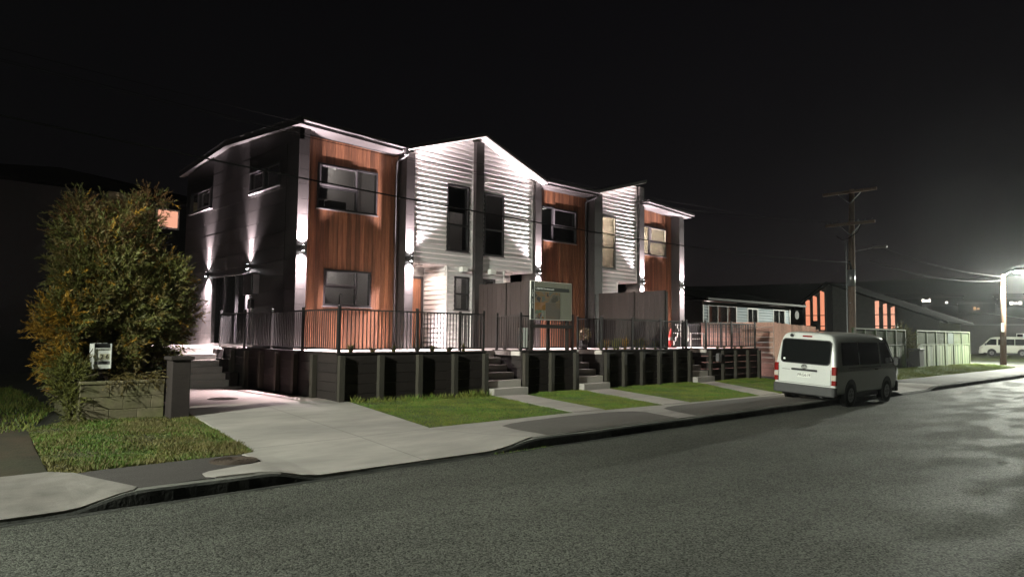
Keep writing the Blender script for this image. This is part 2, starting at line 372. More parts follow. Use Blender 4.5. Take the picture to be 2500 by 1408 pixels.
# kerb: front face and top as one strip each
def kerb(xs):
    v, f = [], []
    for x in xs:
        j = .006 * math.sin(x * 1.7) + rng.uniform(-.0012, .0012); h = kerb_h(x) + .006 * math.sin(x * 3.1) * math.sin(x * .83)
        v += [(x, 8.235 + j, -.02), (x, 8.25 + j, h - .025 + rng.uniform(-.002, .002)), (x, 8.275 + j, h), (x, 8.40, h + .002)]
    n = len(xs)
    for i in range(n - 1):
        for k in range(3): a = i * 4 + k; f.append((a, a + 4, a + 5, a + 1))
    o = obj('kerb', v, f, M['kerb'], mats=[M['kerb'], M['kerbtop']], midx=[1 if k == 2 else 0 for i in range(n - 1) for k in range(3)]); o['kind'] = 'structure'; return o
kerb([-30 + i * .12 for i in range(680)])

DRIVE = [(4.6, 13.6), (4.26, 9.9), (4.01, 9.76), (4.06, 9.45), (4.02, 9.15), (3.8, 8.95), (3.5, 8.86), (3.21, 8.78), (3.1, 8.68), (3.07, 8.5), (3.15, 8.40), (3.6, 8.36), (3.9, 8.29), (4.4, 8.275), (7.3, 8.275), (7.75, 8.285), (8.3, 8.38), (7.55, 10.16), (7.62, 10.35), (8.08, 14.0), (8.05, 14.3), (4.68, 14.3)]
sheet('driveway', DRIVE, .022, M['concrete'], thick=.06)
PAD = [(4.69, 14.315), (8.0, 14.315), (8.0, 20.7), (4.75, 20.7)]
sheet('parking_pad', PAD, .018, M['pad'], thick=.05)
FOOT = [(8.31, 8.385), (30, 8.385), (30, 10.05), (19.8, 10.12), (14.7, 10.24), (11.6, 10.42), (7.63, 10.34), (7.56, 10.16)]
sheet('footpath', jit(FOOT, .012, .35), .010, M['concrete'])
sheet('footpath_patch', jit([(8.86, 9.74), (9.25, 9.9), (9.68, 9.98), (10.91, 10.07), (12.2, 10.03), (12.59, 9.96), (12.9, 9.8), (13.0, 9.5), (12.83, 9.07), (12.6, 8.4), (8.67, 8.4), (8.7, 8.7), (8.74, 9.3)], .01, .3), .016, M['path_asphalt'])
sheet('footpath_patch', jit([(13.7, 9.3), (13.95, 9.7), (14.31, 9.86), (14.83, 9.95), (15.9, 9.96), (19.82, 9.86), (24.2, 9.8), (24.3, 8.4), (13.3, 8.4), (13.5, 8.9)], .01, .3), .016, M['path_asphalt'])
sheet('footpath_far', jit([(29.6, 8.4), (52, 8.4), (52.5, 9.3), (51, 10.4), (30.5, 10.4)], .01, .6), .017, M['path_asphalt'])
M['path_dark'] = asphalt('dark_footpath_asphalt', (.085, .078, .073), 150, cellvar=.35, bump=.4)
sheet('footpath_near', jit([(2.0, 9.72), (4.0, 9.77), (4.06, 9.45), (4.02, 9.15), (3.8, 8.95), (3.21, 8.78), (3.1, 8.68), (3.07, 8.5), (3.15, 8.40), (2.33, 8.40)], .008, .2), .012, M['path_dark'])
sheet('neighbour_crossing', [(-6, 10.02), (1.77, 10.02), (1.99, 9.78), (2.32, 8.42), (2.25, 8.30), (1.75, 8.275), (-6, 8.275)], .018, M['old_concrete'], thick=.05)
sheet('neighbour_drive', jit([(-6, 10.03), (1.77, 10.03), (2.02, 13.2), (2.1, 30), (-6, 30)], .02, .5), .008, M['lawn_dark'])
LL = [(2.03, 13.26), (2.78, 13.75), (4.2, 13.7), (4.58, 13.6), (4.25, 9.9), (3.98, 9.78), (3.0, 9.8), (2.02, 9.74), (1.78, 10.03)]
sheet('lawn_near', jit(LL, .02, .25), .004, M['lawn'])
RL = [(8.1, 14.05), (7.63, 10.36), (11.6, 10.44), (14.7, 10.26), (19.8, 10.14), (24.6, 10.1), (26.6, 14.05)]
sheet('lawn_front', RL, .004, M['lawn'])
FL = [(30.2, 10.42), (51, 10.42), (52.6, 10.6), (55.5, 12.4), (54.5, 13.6), (30.2, 13.8)]
sheet('lawn_far', FL, .004, M['lawn'])
PATHS = [[(12.2, 13.72), (11.62, 10.44), (12.62, 10.38), (13.3, 13.72)], [(15.75, 13.72), (14.75, 10.26), (15.85, 10.22), (16.85, 13.72)], [(21.78, 13.72), (19.45, 10.15), (20.6, 10.12), (22.8, 13.72)]]
for p in PATHS: sheet('garden_path', p, .020, M['concrete'], thick=.04)
for a_, b_ in (((7.57, 10.15), (8.29, 8.42)), ((6.2, 14.3), (6.05, 8.3)), ((4.3, 10.1), (7.56, 10.2)), ((10.9, 10.07), (11.1, 10.42)), ((16.5, 9.96), (16.5, 10.18))):
    d_ = Vector((b_[0] - a_[0], b_[1] - a_[1], 0)).normalized(); n_ = Vector((-d_.y, d_.x, 0)) * .006
    sheet('control_joint', [(a_[0] + n_.x, a_[1] + n_.y), (b_[0] + n_.x, b_[1] + n_.y), (b_[0] - n_.x, b_[1] - n_.y), (a_[0] - n_.x, a_[1] - n_.y)], .0245, M['kerbtop'])
def hill():
    v, f = [], []; nx, ny = 60, 14
    for j in range(ny):
        for i in range(nx):
            x = -250 + i * 15; y = 190 + j * 22
            h = 26 * smooth(0, 6, j) * (.55 + .45 * math.sin(i * .31 + 1.2) * math.cos(i * .13)) + 6 * smooth(0, 5, j)
            v.append((x, y, -.4 + max(0, h)))
    for j in range(ny - 1):
        for i in range(nx - 1): a = j * nx + i; f.append((a, a + 1, a + nx + 1, a + nx))
    o = obj('hills', v, f, M['hill'], smooth=True); o['kind'] = 'structure'
hill()

# ------------------------------------------------------------------ grass blades (nobody could count them)
def grass(name, label, poly, holes, dens, h0, h1, seedpale=.25, mats=('grass_a', 'grass_b')):
    xs = [p[0] for p in poly]; ys = [p[1] for p in poly]; area = (max(xs) - min(xs)) * (max(ys) - min(ys)); n = int(area * dens)
    x = NR.uniform(min(xs), max(xs), n); y = NR.uniform(min(ys), max(ys), n); k = inpoly(x, y, poly)
    for hpoly in holes: k &= ~inpoly(x, y, hpoly)
    x, y = x[k], y[k]
    lump = np.sin(x * 2.1 + 1.3 * np.sin(y * 1.7)) * np.sin(y * 2.9 + x * .7) + .6 * np.sin(x * 5.3 + y * 3.1) * np.sin(y * 6.1 - x * 2.2)
    keep = NR.uniform(0, 1, len(x)) < .72 + .28 * lump; x, y, lump = x[keep], y[keep], lump[keep]; n = len(x)
    z = np.array([gz(a, b) for a, b in zip(x, y)])
    a = NR.uniform(0, 2 * np.pi, n); h = NR.uniform(h0, h1, n) * (1 + .35 * lump); w = NR.uniform(.006, .012, n); la = NR.uniform(0, 2 * np.pi, n); ln = h * NR.uniform(.2, 1.0, n)
    V = np.empty((n, 3, 3)); V[:, 0] = np.c_[x + w * np.cos(a), y + w * np.sin(a), z]; V[:, 1] = np.c_[x - w * np.cos(a), y - w * np.sin(a), z]
    V[:, 2] = np.c_[x + ln * np.cos(la), y + ln * np.sin(la), z + h]
    o = big_mesh(name, V.reshape(-1, 3), np.arange(n * 3).reshape(-1, 3), [M[q] for q in mats], (NR.uniform(0, 1, n) < seedpale + .18 * lump).astype(int))
    return tag(o, label, 'grass', kind='stuff')
grass('grass', 'mown green grass on the verge beside the mossy block wall', LL, [], 5200, .016, .05, .32, ('grass_c', 'grass_d'))
grass('grass', 'mown green lawn strips between the front garden paths', RL, PATHS, 3000, .014, .034, .2)
grass('grass', 'bright lit grass verge by the lattice fence', FL, [], 700, .03, .07, .5)
grass('grass', 'grass and weeds in the gutter at the driveway', [(7.3, 8.16), (8.6, 8.16), (8.6, 8.245), (7.3, 8.245)], [], 700, .015, .04, .1)
grass('grass', 'rough grass along the foot of the dark retaining wall', [(8.1, 13.7), (12.1, 13.7), (12.1, 14.0), (8.1, 14.0)], [], 1100, .06, .18, .5)
grass('grass', 'dark rough grass of the unlit neighbouring yard', [(-1, 13), (2.05, 13), (2.8, 15.5), (3, 22), (-3, 22)], [], 700, .03, .10, .5)

# ================================================================== THE TOWNHOUSES
YF, YW, YO, ZD = 17.3, 17.48, 17.75, 1.40

def fin(root, x0, x1, ztop, yback=18.0, slope=0):
    core = B('fin', x0 + .008, x1 - .008, YF + .01, yback + .01, ZD, ztop - .01, M['panelcore'], root)
    z = ZD
    while z < ztop - .02:
        z1 = min(z + .4, ztop)
        B('block', x0, x1, YF, yback, z + .004, z1 - .004, M['panel'], core); z += .4

def boards(root, u0, u1, z0, z1, holes, mp, h=.15, cut=None, name='weatherboard_wall', m='white', trim=True, lip=.04):
    mb = MB()
    for r in rect_minus((u0, u1, z0, z1), holes):
        mb.prism([(r[0], r[2]), (r[1], r[2]), (r[1], r[3]), (r[0], r[3])], lambda u, v: mp(u, -.004, v), lambda u, v: mp(u, -.06, v))
    if trim:
        for a in (u0, u1 - .045):
            zt = z1
            mb.prism([(a, z0), (a + .045, z0), (a + .045, zt), (a, zt)], lambda u, v: mp(u, .046, v), lambda u, v: mp(u, -.003, v))
    wall = mb.build(name, M['trim'] if m == 'white' else M[m], root)
    ua, ub = (u0 + .047, u1 - .047) if trim else (u0, u1)
    top = z1 + (1.2 if cut else 0); z = z0; 
    while z < top - .03:
        zt = min(z + h, top)
        for r in rect_minus((ua, ub, z, zt), holes):
            poly = [(r[0], r[2]), (r[1], r[2]), (r[1], r[3]), (r[0], r[3])]
            if cut:
                for c in cut: poly = clip(poly, *c) if len(poly) > 2 else poly
            if len(poly) < 3: continue
            zb = z
            ch = h * .27; mbb = MB(); lo, hi = clip(poly, 0, 1, -(zb + ch)), clip(poly, 0, -1, zb + ch)
            if len(hi) > 2: mbb.prism(hi, lambda u, v: mp(u, lip - (lip - .008) * (v - zb - ch) / (h - ch), v), lambda u, v: mp(u, 0, v))
            if len(lo) > 2: mbb.prism(lo, lambda u, v: mp(u, .004 + (lip - .004) * (v - zb) / ch, v), lambda u, v: mp(u, 0, v))
            mbb.build('board', M[m], wall)
        z += h
    return wall

def planks(root, x0, x1, z0, z1, holes, Y=YO, w=.142):
    mb = MB()
    for r in rect_minus((x0, x1, z0, z1), holes): mb.box(r[0], r[1], Y, Y + .08, r[2], r[3])
    wall = mb.build('timber_cladding', M['panelcore'], root)
    n = round((x1 - x0) / w); w = (x1 - x0) / n
    for i in range(n):
        for r in rect_minus((x0 + i * w + .003, x0 + (i + 1) * w - .003, z0, z1), holes):
            B('plank', r[0], r[1], Y - .02 - rng.uniform(0, .003), Y - .001, r[2], r[3], M['cedar'], wall)
    return wall

def window(root, u0, u1, z0, z1, mp, vm=(), hm=(), name='window', depth=1.3, fw=.05, sash=None, sill=True, lit=2.0, room='room', fm='dark', splits=None):
    mb = MB()
    def bar(a, b, c, d, out=.045, inn=-.06):
        mb.prism([(a, c), (b, c), (b, d), (a, d)], lambda u, v: mp(u, out, v), lambda u, v: mp(u, inn, v))
    bar(u0, u0 + fw, z0, z1); bar(u1 - fw, u1, z0, z1); bar(u0 + fw, u1 - fw, z0, z0 + fw); bar(u0 + fw, u1 - fw, z1 - fw, z1)
    for x in vm: bar(x - .025, x + .025, z0 + fw, z1 - fw, .035)
    for a, b, z in hm: bar(a, b, z - .025, z + .025, .03)
    w = mb.build(name, M[fm], root)
    cells = splits or [(u0 + fw, u1 - fw, z0 + fw, z1 - fw)]
    for c in cells:
        MB().prism([(c[0], c[2]), (c[1], c[2]), (c[1], c[3]), (c[0], c[3])], lambda u, v: mp(u, -.010, v), lambda u, v: mp(u, -.016, v)).build('pane', M['pane'], w)
    if sash:
        a, b, c, d = sash; sb = MB(); t = .035
        for q in ((a, a + t, c, d), (b - t, b, c, d), (a + t, b - t, c, c + t), (a + t, b - t, d - t, d)):
            sb.prism([(q[0], q[2]), (q[1], q[2]), (q[1], q[3]), (q[0], q[3])], lambda u, v: mp(u, .075, v), lambda u, v: mp(u, .036, v))
        sb.build('sash', M['frame'], w)
    if sill:
        MB().prism([(u0 - .03, z0 - .03), (u1 + .03, z0 - .03), (u1 + .03, z0 - .003), (u0 - .03, z0 - .003)], lambda u, v: mp(u, .075, v), lambda u, v: mp(u, -.02, v)).build('sill', M['gutter'], w)
    g = .25
    P = [mp(u0 - g, -.09, z0 - g), mp(u1 + g, -.09, z0 - g), mp(u1 + g, -.09, z1 + g), mp(u0 - g, -.09, z1 + g), mp(u0 - g, -depth, z0 - g), mp(u1 + g, -depth, z0 - g), mp(u1 + g, -depth, z1 + g), mp(u0 - g, -depth, z1 + g)]
    obj('room_interior', P, [(4, 5, 6, 7), (0, 1, 5, 4), (1, 2, 6, 5), (2, 3, 7, 6), (3, 0, 4, 7)], M[room], w)
    if lit: point(root, mp((u0 + u1) / 2, -depth * .55, z1 + g - .12), lit, (1, .78, .54) if lit > 20 else (1, .88, .82), .08)
    return w

FR = lambda Y: (lambda u, d, z: (u, Y - d, z))
SD = lambda X: (lambda u, d, z: (X - d, u, z))

def bay_roof(root, x0, x1, zl, zr):
    sh = lambda x: zl + (zr - zl) * (x - x0) / (x1 - x0)
    prof = [(17.06, 0), (22.1, .36), (26.3, .05), (26.3, -.05), (22.1, .26), (17.06, -.1)]
    MB().prism(prof, lambda u, v: (x0, u, zl + v), lambda u, v: (x1, u, zr + v)).build('roof', M['roof'], root)
    def strip(name, ya, yb, da, db, m, xa=x0, xb=x1):
        v = [(x, y, sh(x) + d) for x in (xa, xb) for y in (ya, yb) for d in (da, db)]
        return MB().add(v, [(0, 1, 3, 2), (4, 6, 7, 5), (0, 4, 5, 1), (2, 3, 7, 6), (0, 2, 6, 4), (1, 5, 7, 3)]).build(name, M[m], root)
    g = strip('gutter', 16.93, 17.05, -.10, .012, 'darkgutter'); bev(g, .02, 2)
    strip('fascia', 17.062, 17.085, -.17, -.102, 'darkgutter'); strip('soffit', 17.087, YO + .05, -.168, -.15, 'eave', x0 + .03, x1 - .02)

def gable_roof(root, xa, za, xb, zb, yb=26.2):
    t = .11
    MB().prism([(xa, za), (xb, zb), (xb, zb - t), (xa, za - t)], lambda u, v: (u, 17.0, v), lambda u, v: (u, yb, v)).build('roof', M['roof'], root)
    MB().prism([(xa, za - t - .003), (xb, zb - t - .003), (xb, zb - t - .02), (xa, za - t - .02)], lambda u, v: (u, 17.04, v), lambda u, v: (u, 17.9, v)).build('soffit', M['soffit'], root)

def line_below(xa, za, xb, zb, off):                  # clip tuple keeping z <= line - off
    k = (zb - za) / (xb - xa); return (-k, 1, -(za - k * xa - off))

def downpipe(root, x, y, z1=7.15, bracket=True):
    mb = MB(); mb.tube([(x, 17.0, z1 + .14), (x, 17.05, z1 + .04), (x, y - .05, z1 - .06), (x, y, z1 - .12), (x, y, ZD)], .04, 10)
    mb.build('downpipe', M['pipe'], root, True)

# ---- first (nearest) unit
u1 = empty('townhouse', (11.4, 17.3, ZD), 'nearest townhouse of the terrace with charcoal side wall, cedar bay and white half gable', 'townhouse', 'joined townhouses of the terrace')
fin(u1, 8.36, 8.66, 7.31); fin(u1, 11.79, 12.09, 7.30); fin(u1, 14.5, 14.83, 8.14)
W1 = (9.12, 11.05, 5.30, 6.57); W2 = (9.39, 10.90, 2.60, 3.63)
planks(u1, 8.66, 11.79, ZD + .02, 7.25, [W1, W2])
w1_ = window(u1, *W1, FR(YO), vm=(10.37,), hm=((9.17, 10.345, 5.92),), sash=(9.17, 10.345, 5.945, 6.52), splits=[(9.17, 10.345, 5.35, 5.895), (9.17, 10.345, 5.945, 6.52), (10.395, 11.0, 5.35, 6.52)])
wk = window(u1, *W2, FR(YO), vm=(10.42,), hm=((9.44, 10.395, 3.14),), sash=(9.44, 10.395, 3.165, 3.58), splits=[(9.44, 10.395, 2.65, 3.115), (9.44, 10.395, 3.165, 3.58), (10.445, 10.85, 2.65, 3.58)])
MB().tube([(10.1, YO + .35, 2.62), (10.1, YO + .35, 2.92), (10.1, YO + .3, 2.97), (10.1, YO + .22, 2.96), (10.1, YO + .2, 2.88)], .012, 6).build('kitchen_tap', M['chrome'], wk)
B('range_hood', 9.6, 10.2, YO + .75, YO + 1.05, 3.2, 3.27, M['black'], wk)
bay_roof(u1, 8.28, 11.6, 7.49, 7.36)
GW1 = (13.43, 14.34, 4.48, 6.62); WB1 = (13.77, 14.36, 2.62, 3.68)
G1 = (11.45, 7.34, 14.66, 8.40)
boards(u1, 12.09, 14.5, 4.02, 7.35, [GW1], FR(YW), cut=[line_below(*G1, .14)])
MB().prism([(14.455, 7.35), (14.5, 7.35), (14.5, 8.12), (14.455, 8.12)], lambda u, v: (u, YW - .036, v), lambda u, v: (u, YW, v)).build('corner_trim', M['trim'], u1)
MB().prism([(12.09, 7.3), (14.5, 8.05), (14.5, 7.3)], lambda u, v: (u, YW + .005, v), lambda u, v: (u, YW + .06, v)).build('gable_backing', M['trim'], u1)
g1_ = window(u1, *GW1, FR(YW), hm=((13.48, 14.29, 5.33),), splits=[(13.48, 14.29, 4.53, 5.305), (13.48, 14.29, 5.355, 6.57)])
gable_roof(u1, *G1)
B('roller_blind', 13.5, 14.27, YW + .11, YW + .118, 5.75, 6.56, M['greytrim'], g1_)
# porch and lower bump-out
boards(u1, 13.45, 14.5, ZD + .02, 4.0, [WB1], FR(YW), name='porch_wall')
boards(u1, 17.485, 18.6, ZD + .02, 4.0, [], SD(13.45), name='porch_side_wall', trim=False)
B('porch_ceiling', 12.09, 14.5, YW - .02, 18.7, 4.003, 4.018, M['soffit'], u1)
B('porch_back_wall', 12.09, 13.52, 18.62, 18.7, ZD, 4.0, M['trim'], u1)
window(u1, *WB1, FR(YW), hm=((13.82, 14.31, 3.13),), splits=[(13.82, 14.31, 2.67, 3.105), (13.82, 14.31, 3.155, 3.63)], depth=.9)
dr = B('front_door', 12.5, 13.3, 18.585, 18.618, ZD + .02, 3.62, M['cedar'], u1)
for a, b, c, d in ((12.42, 12.5, ZD, 3.70), (13.3, 13.38, ZD, 3.70), (12.5, 13.3, 3.62, 3.70)): B('door_frame', a, b, 18.56, 18.619, c, d, M['dark'], dr)
B('door_handle', 12.58, 12.61, 18.54, 18.584, 2.35, 2.6, M['chrome'], dr)
def vent(root, x):
    o = B('vent_cowl', x, x + .26, YW - .2, YW - .03, 3.83, 4.0, M['whitebox'], root, .02); B('vent_grille', x + .03, x + .23, YW - .19, YW - .05, 3.82, 3.829, M['gutter'], o)
vent(u1, 13.95)
def ceiling_light(root, x, y):
    m = MB(); m.tube([(x, y, 4.0), (x, y, 3.985)], .12, 20); o = m.build('ceiling_light', M['gutter'], root); disc(MB(), (x, y, 3.983), .1).build('diffuser', M['porchglow'], o); spot(root, (x, y, 3.97), (0, 0, -1), 26, 165, .6, (1, .78, .68), .08)
ceiling_light(u1, 12.75, 17.95)
downpipe(u1, 11.66, 17.62, 7.1)
m = MB(); m.tube([(11.55, 17.0, 7.26), (11.55, 17.0, 7.08)], .06, 10); m.build('rainhead', M['gutter'], u1)

# side wall of the first unit
SDOOR = (20.35, 23.10, 1.43, 3.63); SW1 = (18.40, 20.40, 5.92, 6.58); SW2 = (23.5, 25.5, 5.92, 6.62)
holes = [SDOOR, SW1, SW2]
mb = MB()
for r in rect_minus((18.02, 25.95, ZD, 7.0), holes): mb.box(8.385, 8.5, r[0], r[1], r[2], r[3])
sw = mb.build('side_wall', M['panelcore'], u1)
z = ZD
while z < 6.95:
    for r in rect_minus((18.02, 25.95, z + .004, min(z + .396, 7.0)), holes):
        cut = sorted(set([r[0], r[1]] + [c for c in (21.05, 24.1) if r[0] < c < r[1]]))
        for a, b in zip(cut[:-1], cut[1:]): B('panel', 8.36 + rng.uniform(0, .004), 8.386, a + .003, b - .003, r[2], r[3], M['panel'], sw)
    z += .4
MB().prism([(17.3, 7.004), (25.95, 7.004), (25.95, 7.37), (22.1, 7.72), (17.3, 7.32)], lambda u, v: (8.362, u, v), lambda u, v: (8.5, u, v)).build('gable_panel', M['panel'], u1)
mb = MB()
for (ya, za), (yb, zb) in (((16.95, 7.48), (22.1, 7.86)), ((22.1, 7.86), (26.35, 7.56))):
    mb.prism([(ya, za), (yb, zb), (yb, zb - .17), (ya, za - .17)], lambda u, v: (8.20, u, v), lambda u, v: (8.235, u, v))
mb.build('barge_board', M['dark'], u1)
mb = MB()
for (ya, za), (yb, zb) in (((16.95, 7.48), (22.1, 7.86)), ((22.1, 7.86), (26.35, 7.56))):
    mb.prism([(ya, za + .012), (yb, zb + .012), (yb, zb - .02), (ya, za - .02)], lambda u, v: (8.185, u, v), lambda u, v: (8.199, u, v))
    mb.prism([(ya, za - .15), (yb, zb - .15), (yb, zb - .19), (ya, za - .19)], lambda u, v: (8.19, u, v), lambda u, v: (8.36, u, v))
mb.build('barge_flashing', M['darkgutter'], u1)
window(u1, *SW1, SD(8.36), vm=(19.35,), splits=[(18.45, 19.325, 5.97, 6.53), (19.375, 20.35, 5.97, 6.53)], sash=(19.375, 20.35, 5.97, 6.53))
window(u1, *SW2, SD(8.36), vm=(24.66,), splits=[(23.55, 24.635, 5.97, 6.57), (24.685, 25.45, 5.97, 6.57)], sash=(23.55, 24.635, 5.97, 6.57))
sl = window(u1, *SDOOR, SD(8.36), vm=(22.1, 21.2), splits=[(20.4, 21.175, 1.48, 3.58), (21.225, 22.075, 1.48, 3.58), (22.125, 23.05, 1.48, 3.58)], name='sliding_door', depth=2.2, fw=.06, sill=False)
B('door_handle', 8.29, 8.32, 22.16, 22.19, 2.3, 2.6, M['chrome'], sl)
mt = B('meter_box', 8.16, 8.355, 19.62, 20.22, 2.92, 3.55, M['black'], u1, .015)
B('meter_bracket', 8.2, 8.355, 19.55, 19.615, 2.95, 3.5, M['gutter'], mt)
hr = B('hose_tap', 8.25, 8.355, 19.85, 20.1, 2.52, 2.8, M['black'], u1, .01)
MB().tube([(8.28, 19.97, 2.7), (8.26, 19.9, 2.55), (8.28, 19.78, 2.5), (8.27, 19.72, 2.2), (8.3, 19.7, 1.45)], .022, 8).build('pipe', M['galv'], hr)
MB().tube([(8.3, 20.05, 2.9), (8.3, 20.05, 1.42)], .014, 8).build('conduit', M['gutter'], u1)
B('rear_wall', 8.5, 14.66, 25.9, 26.0, .4, 7.2, M['panel'], u1)

M['curtain'] = mat('pale_curtain', (.5, .49, .47), .9, .15, 9, (14, 1, .2))
M['joinery'] = mat('dark_joinery', (.06, .055, .05), .7, .1, 4)
B('wardrobe', 9.2, 9.75, YO + .75, YO + 1.25, 5.06, 6.1, M['joinery'], w1_); B('bed_head', 10.0, 10.55, YO + .9, YO + 1.2, 5.06, 5.75, M['joinery'], w1_)
# ---- second unit (mirrored: white half gable then cedar bay)
u2 = empty('townhouse', (17.5, 17.3, ZD), 'middle townhouse of the terrace behind the sale sign, white half gable then cedar bay', 'townhouse', 'joined townhouses of the terrace')
fin(u2, 17.24, 17.53, 7.25); fin(u2, 20.42, 20.88, 7.33)
W3 = (17.9, 19.83, 5.30, 6.55)
planks(u2, 17.53, 20.42, ZD + .02, 7.15, [W3])
w3_ = window(u2, *W3, FR(YO), vm=(18.55,), hm=((18.575, 19.78, 5.86),), sash=(18.575, 19.78, 5.885, 6.5), splits=[(17.95, 18.525, 5.35, 6.5), (18.575, 19.78, 5.35, 5.835), (18.575, 19.78, 5.885, 6.5)])
MB().prism([(19.58, 5.36), (19.76, 5.36), (19.74, 5.95), (19.78, 6.5), (19.66, 6.5), (19.55, 5.95)], lambda u, v: (u, YO + .10, v), lambda u, v: (u, YO + .12, v)).build('curtain', M['curtain'], w3_)
bay_roof(u2, 17.5, 20.3, 7.30, 7.31)
GW2 = (14.98, 15.87, 4.46, 6.54); WB2 = (14.95, 15.5, 2.62, 3.68)
G2 = (14.66, 8.40, 17.55, 7.30)
boards(u2, 14.83, 17.24, 4.02, 7.28, [GW2], FR(YW), cut=[line_below(*G2, .14)])
MB().prism([(14.83, 7.26), (14.83, 8.1), (17.24, 7.26)], lambda u, v: (u, YW + .005, v), lambda u, v: (u, YW + .06, v)).build('gable_backing', M['trim'], u2)
window(u2, *GW2, FR(YW), hm=((15.03, 15.82, 5.33),), splits=[(15.03, 15.82, 4.51, 5.305), (15.03, 15.82, 5.355, 6.49)])
gable_roof(u2, *G2)
boards(u2, 14.83, 15.92, ZD + .02, 4.0, [WB2], FR(YW), name='porch_wall')
B('porch_ceiling', 14.83, 17.24, YW - .02, 18.7, 4.003, 4.018, M['soffit'], u2)
boards(u2, 15.9, 17.24, ZD + .02, 4.0, [], FR(18.6), name='porch_back_wall', trim=False)
window(u2, *WB2, FR(YW), depth=.9)
vent(u2, 15.15); ceiling_light(u2, 16.6, 17.95); downpipe(u2, 20.28, 17.62, 7.05)
m = MB(); m.box(14.98, 15.12, YW - .14, YW - .032, 6.86, 7.0); m.build('wall_sensor', M['whitebox'], u2)
B('rear_wall', 14.66, 20.88, 25.9, 26.0, .4, 7.2, M['panel'], u2)

# ---- third unit
u3 = empty('townhouse', (23.5, 17.3, ZD), 'farthest townhouse of the terrace with warm lit upstairs windows', 'townhouse', 'joined townhouses of the terrace')
fin(u3, 23.25, 23.56, 7.98); fin(u3, 26.11, 26.46, 7.08)
W5 = (23.9, 25.7, 5.30, 6.53); GW3 = (21.0, 21.86, 4.48, 6.56)
planks(u3, 23.56, 26.11, ZD + .02, 7.2, [W5])
window(u3, *W5, FR(YO), vm=(24.52,), hm=((24.545, 25.65, 5.88),), sash=(24.545, 25.65, 5.905, 6.48), splits=[(23.95, 24.495, 5.35, 6.48), (24.545, 25.65, 5.35, 5.855), (24.545, 25.65, 5.905, 6.48)], lit=420, depth=2.6)
bay_roof(u3, 23.4, 26.75, 7.41, 7.24)
G3 = (20.2, 7.33, 23.34, 8.23)
boards(u3, 20.88, 23.25, 4.02, 7.36, [GW3], FR(YW), cut=[line_below(*G3, .14)])
MB().prism([(20.88, 7.3), (23.25, 7.98), (23.25, 7.3)], lambda u, v: (u, YW + .005, v), lambda u, v: (u, YW + .06, v)).build('gable_backing', M['trim'], u3)
MB().prism([(23.205, 7.36), (23.25, 7.36), (23.25, 8.0), (23.205, 8.0)], lambda u, v: (u, YW - .036, v), lambda u, v: (u, YW, v)).build('corner_trim', M['trim'], u3)
window(u3, *GW3, FR(YW), hm=((21.05, 21.81, 5.31),), splits=[(21.05, 21.81, 4.53, 5.285), (21.05, 21.81, 5.335, 6.51)], lit=420, depth=2.4)
gable_roof(u3, *G3)
B('gable_return', 23.2, 23.26, 17.9, 26.1, 7.1, 8.02, M['panel'], u3)
boards(u3, 20.88, 22.0, ZD + .02, 4.0, [], FR(YW), name='porch_wall')
B('porch_ceiling', 20.88, 23.25, YW - .02, 18.7, 4.003, 4.018, M['soffit'], u3)
boards(u3, 22.0, 23.25, ZD + .02, 4.0, [], FR(18.6), name='porch_back_wall', trim=False)
ceiling_light(u3, 22.6, 17.95)
B('side_wall', 26.3, 26.45, 18.02, 25.89, .4, 7.1, M['panel'], u3); B('rear_wall', 20.88, 26.4, 25.9, 26.0, .4, 7.2, M['panel'], u3)

# ---- wall lamps: up and down beams
UPW, DNW = 300, 300
def wall_lamp(p, d, label, upw=UPW, dnw=DNW, skirt=1.8):
    p = Vector(p); d = Vector(d)                      # p on the wall, d outward
    c = p + d * .095; e = empty('wall_lamp', p, label, 'wall lamp', 'up and down wall lamps on the terrace')
    m = MB(); m.tube([c + Vector((0, 0, -.075)), c + Vector((0, 0, .075))], .042, 14); m.build('housing', M['dark'], e, True)
    q = MB(); q.bar(p + d * .002, c - d * .03, .05, .05); q.build('bracket', M['dark'], e)
    for s in (-1, 1): disc(MB(), c + Vector((0, 0, s * .0765)), .034, 14).build('lens', M['lampglow'], e)
    for s in (-1, 1):
        spot(e, c + Vector((0, 0, s * .085)), (0, 0, s), (upw * skirt if s > 0 else dnw * 1.5), 110, 1.0); spot(e, c + Vector((0, 0, s * .085)), (0, 0, s), (upw if s > 0 else dnw) * 2.2, 46, 1.0)
wall_lamp((8.51, YF, 4.08), (0, -1, 0), 'wall lamp on the charcoal corner fin left of the nearest cedar bay')
wall_lamp((11.94, YF, 4.08), (0, -1, 0), 'wall lamp on the fin between the nearest cedar bay and white gable')
wall_lamp((17.39, YF, 4.08), (0, -1, 0), 'wall lamp on the fin just above the sale sign')
wall_lamp((23.41, YF, 4.08), (0, -1, 0), 'wall lamp on the fin right of the lit tall gable window')
wall_lamp((26.28, YF, 4.08), (0, -1, 0), 'wall lamp on the last fin at the far end of the terrace')
wall_lamp((8.36, 23.55, 3.72), (-1, 0, 0), 'wall lamp on the side wall left of the sliding door', 420, 420, .3)
wall_lamp((8.36, 20.22, 3.76), (-1, 0, 0), 'wall lamp on the side wall right of the sliding door by the meter box', 420, 420, .3)
wall_lamp((26.46, 20.2, 3.76), (1, 0, 0), 'added unseen wall lamp on the hidden far side wall of the terrace', 60, 60, .8)  # unseen lamp, added to light the boundary fence

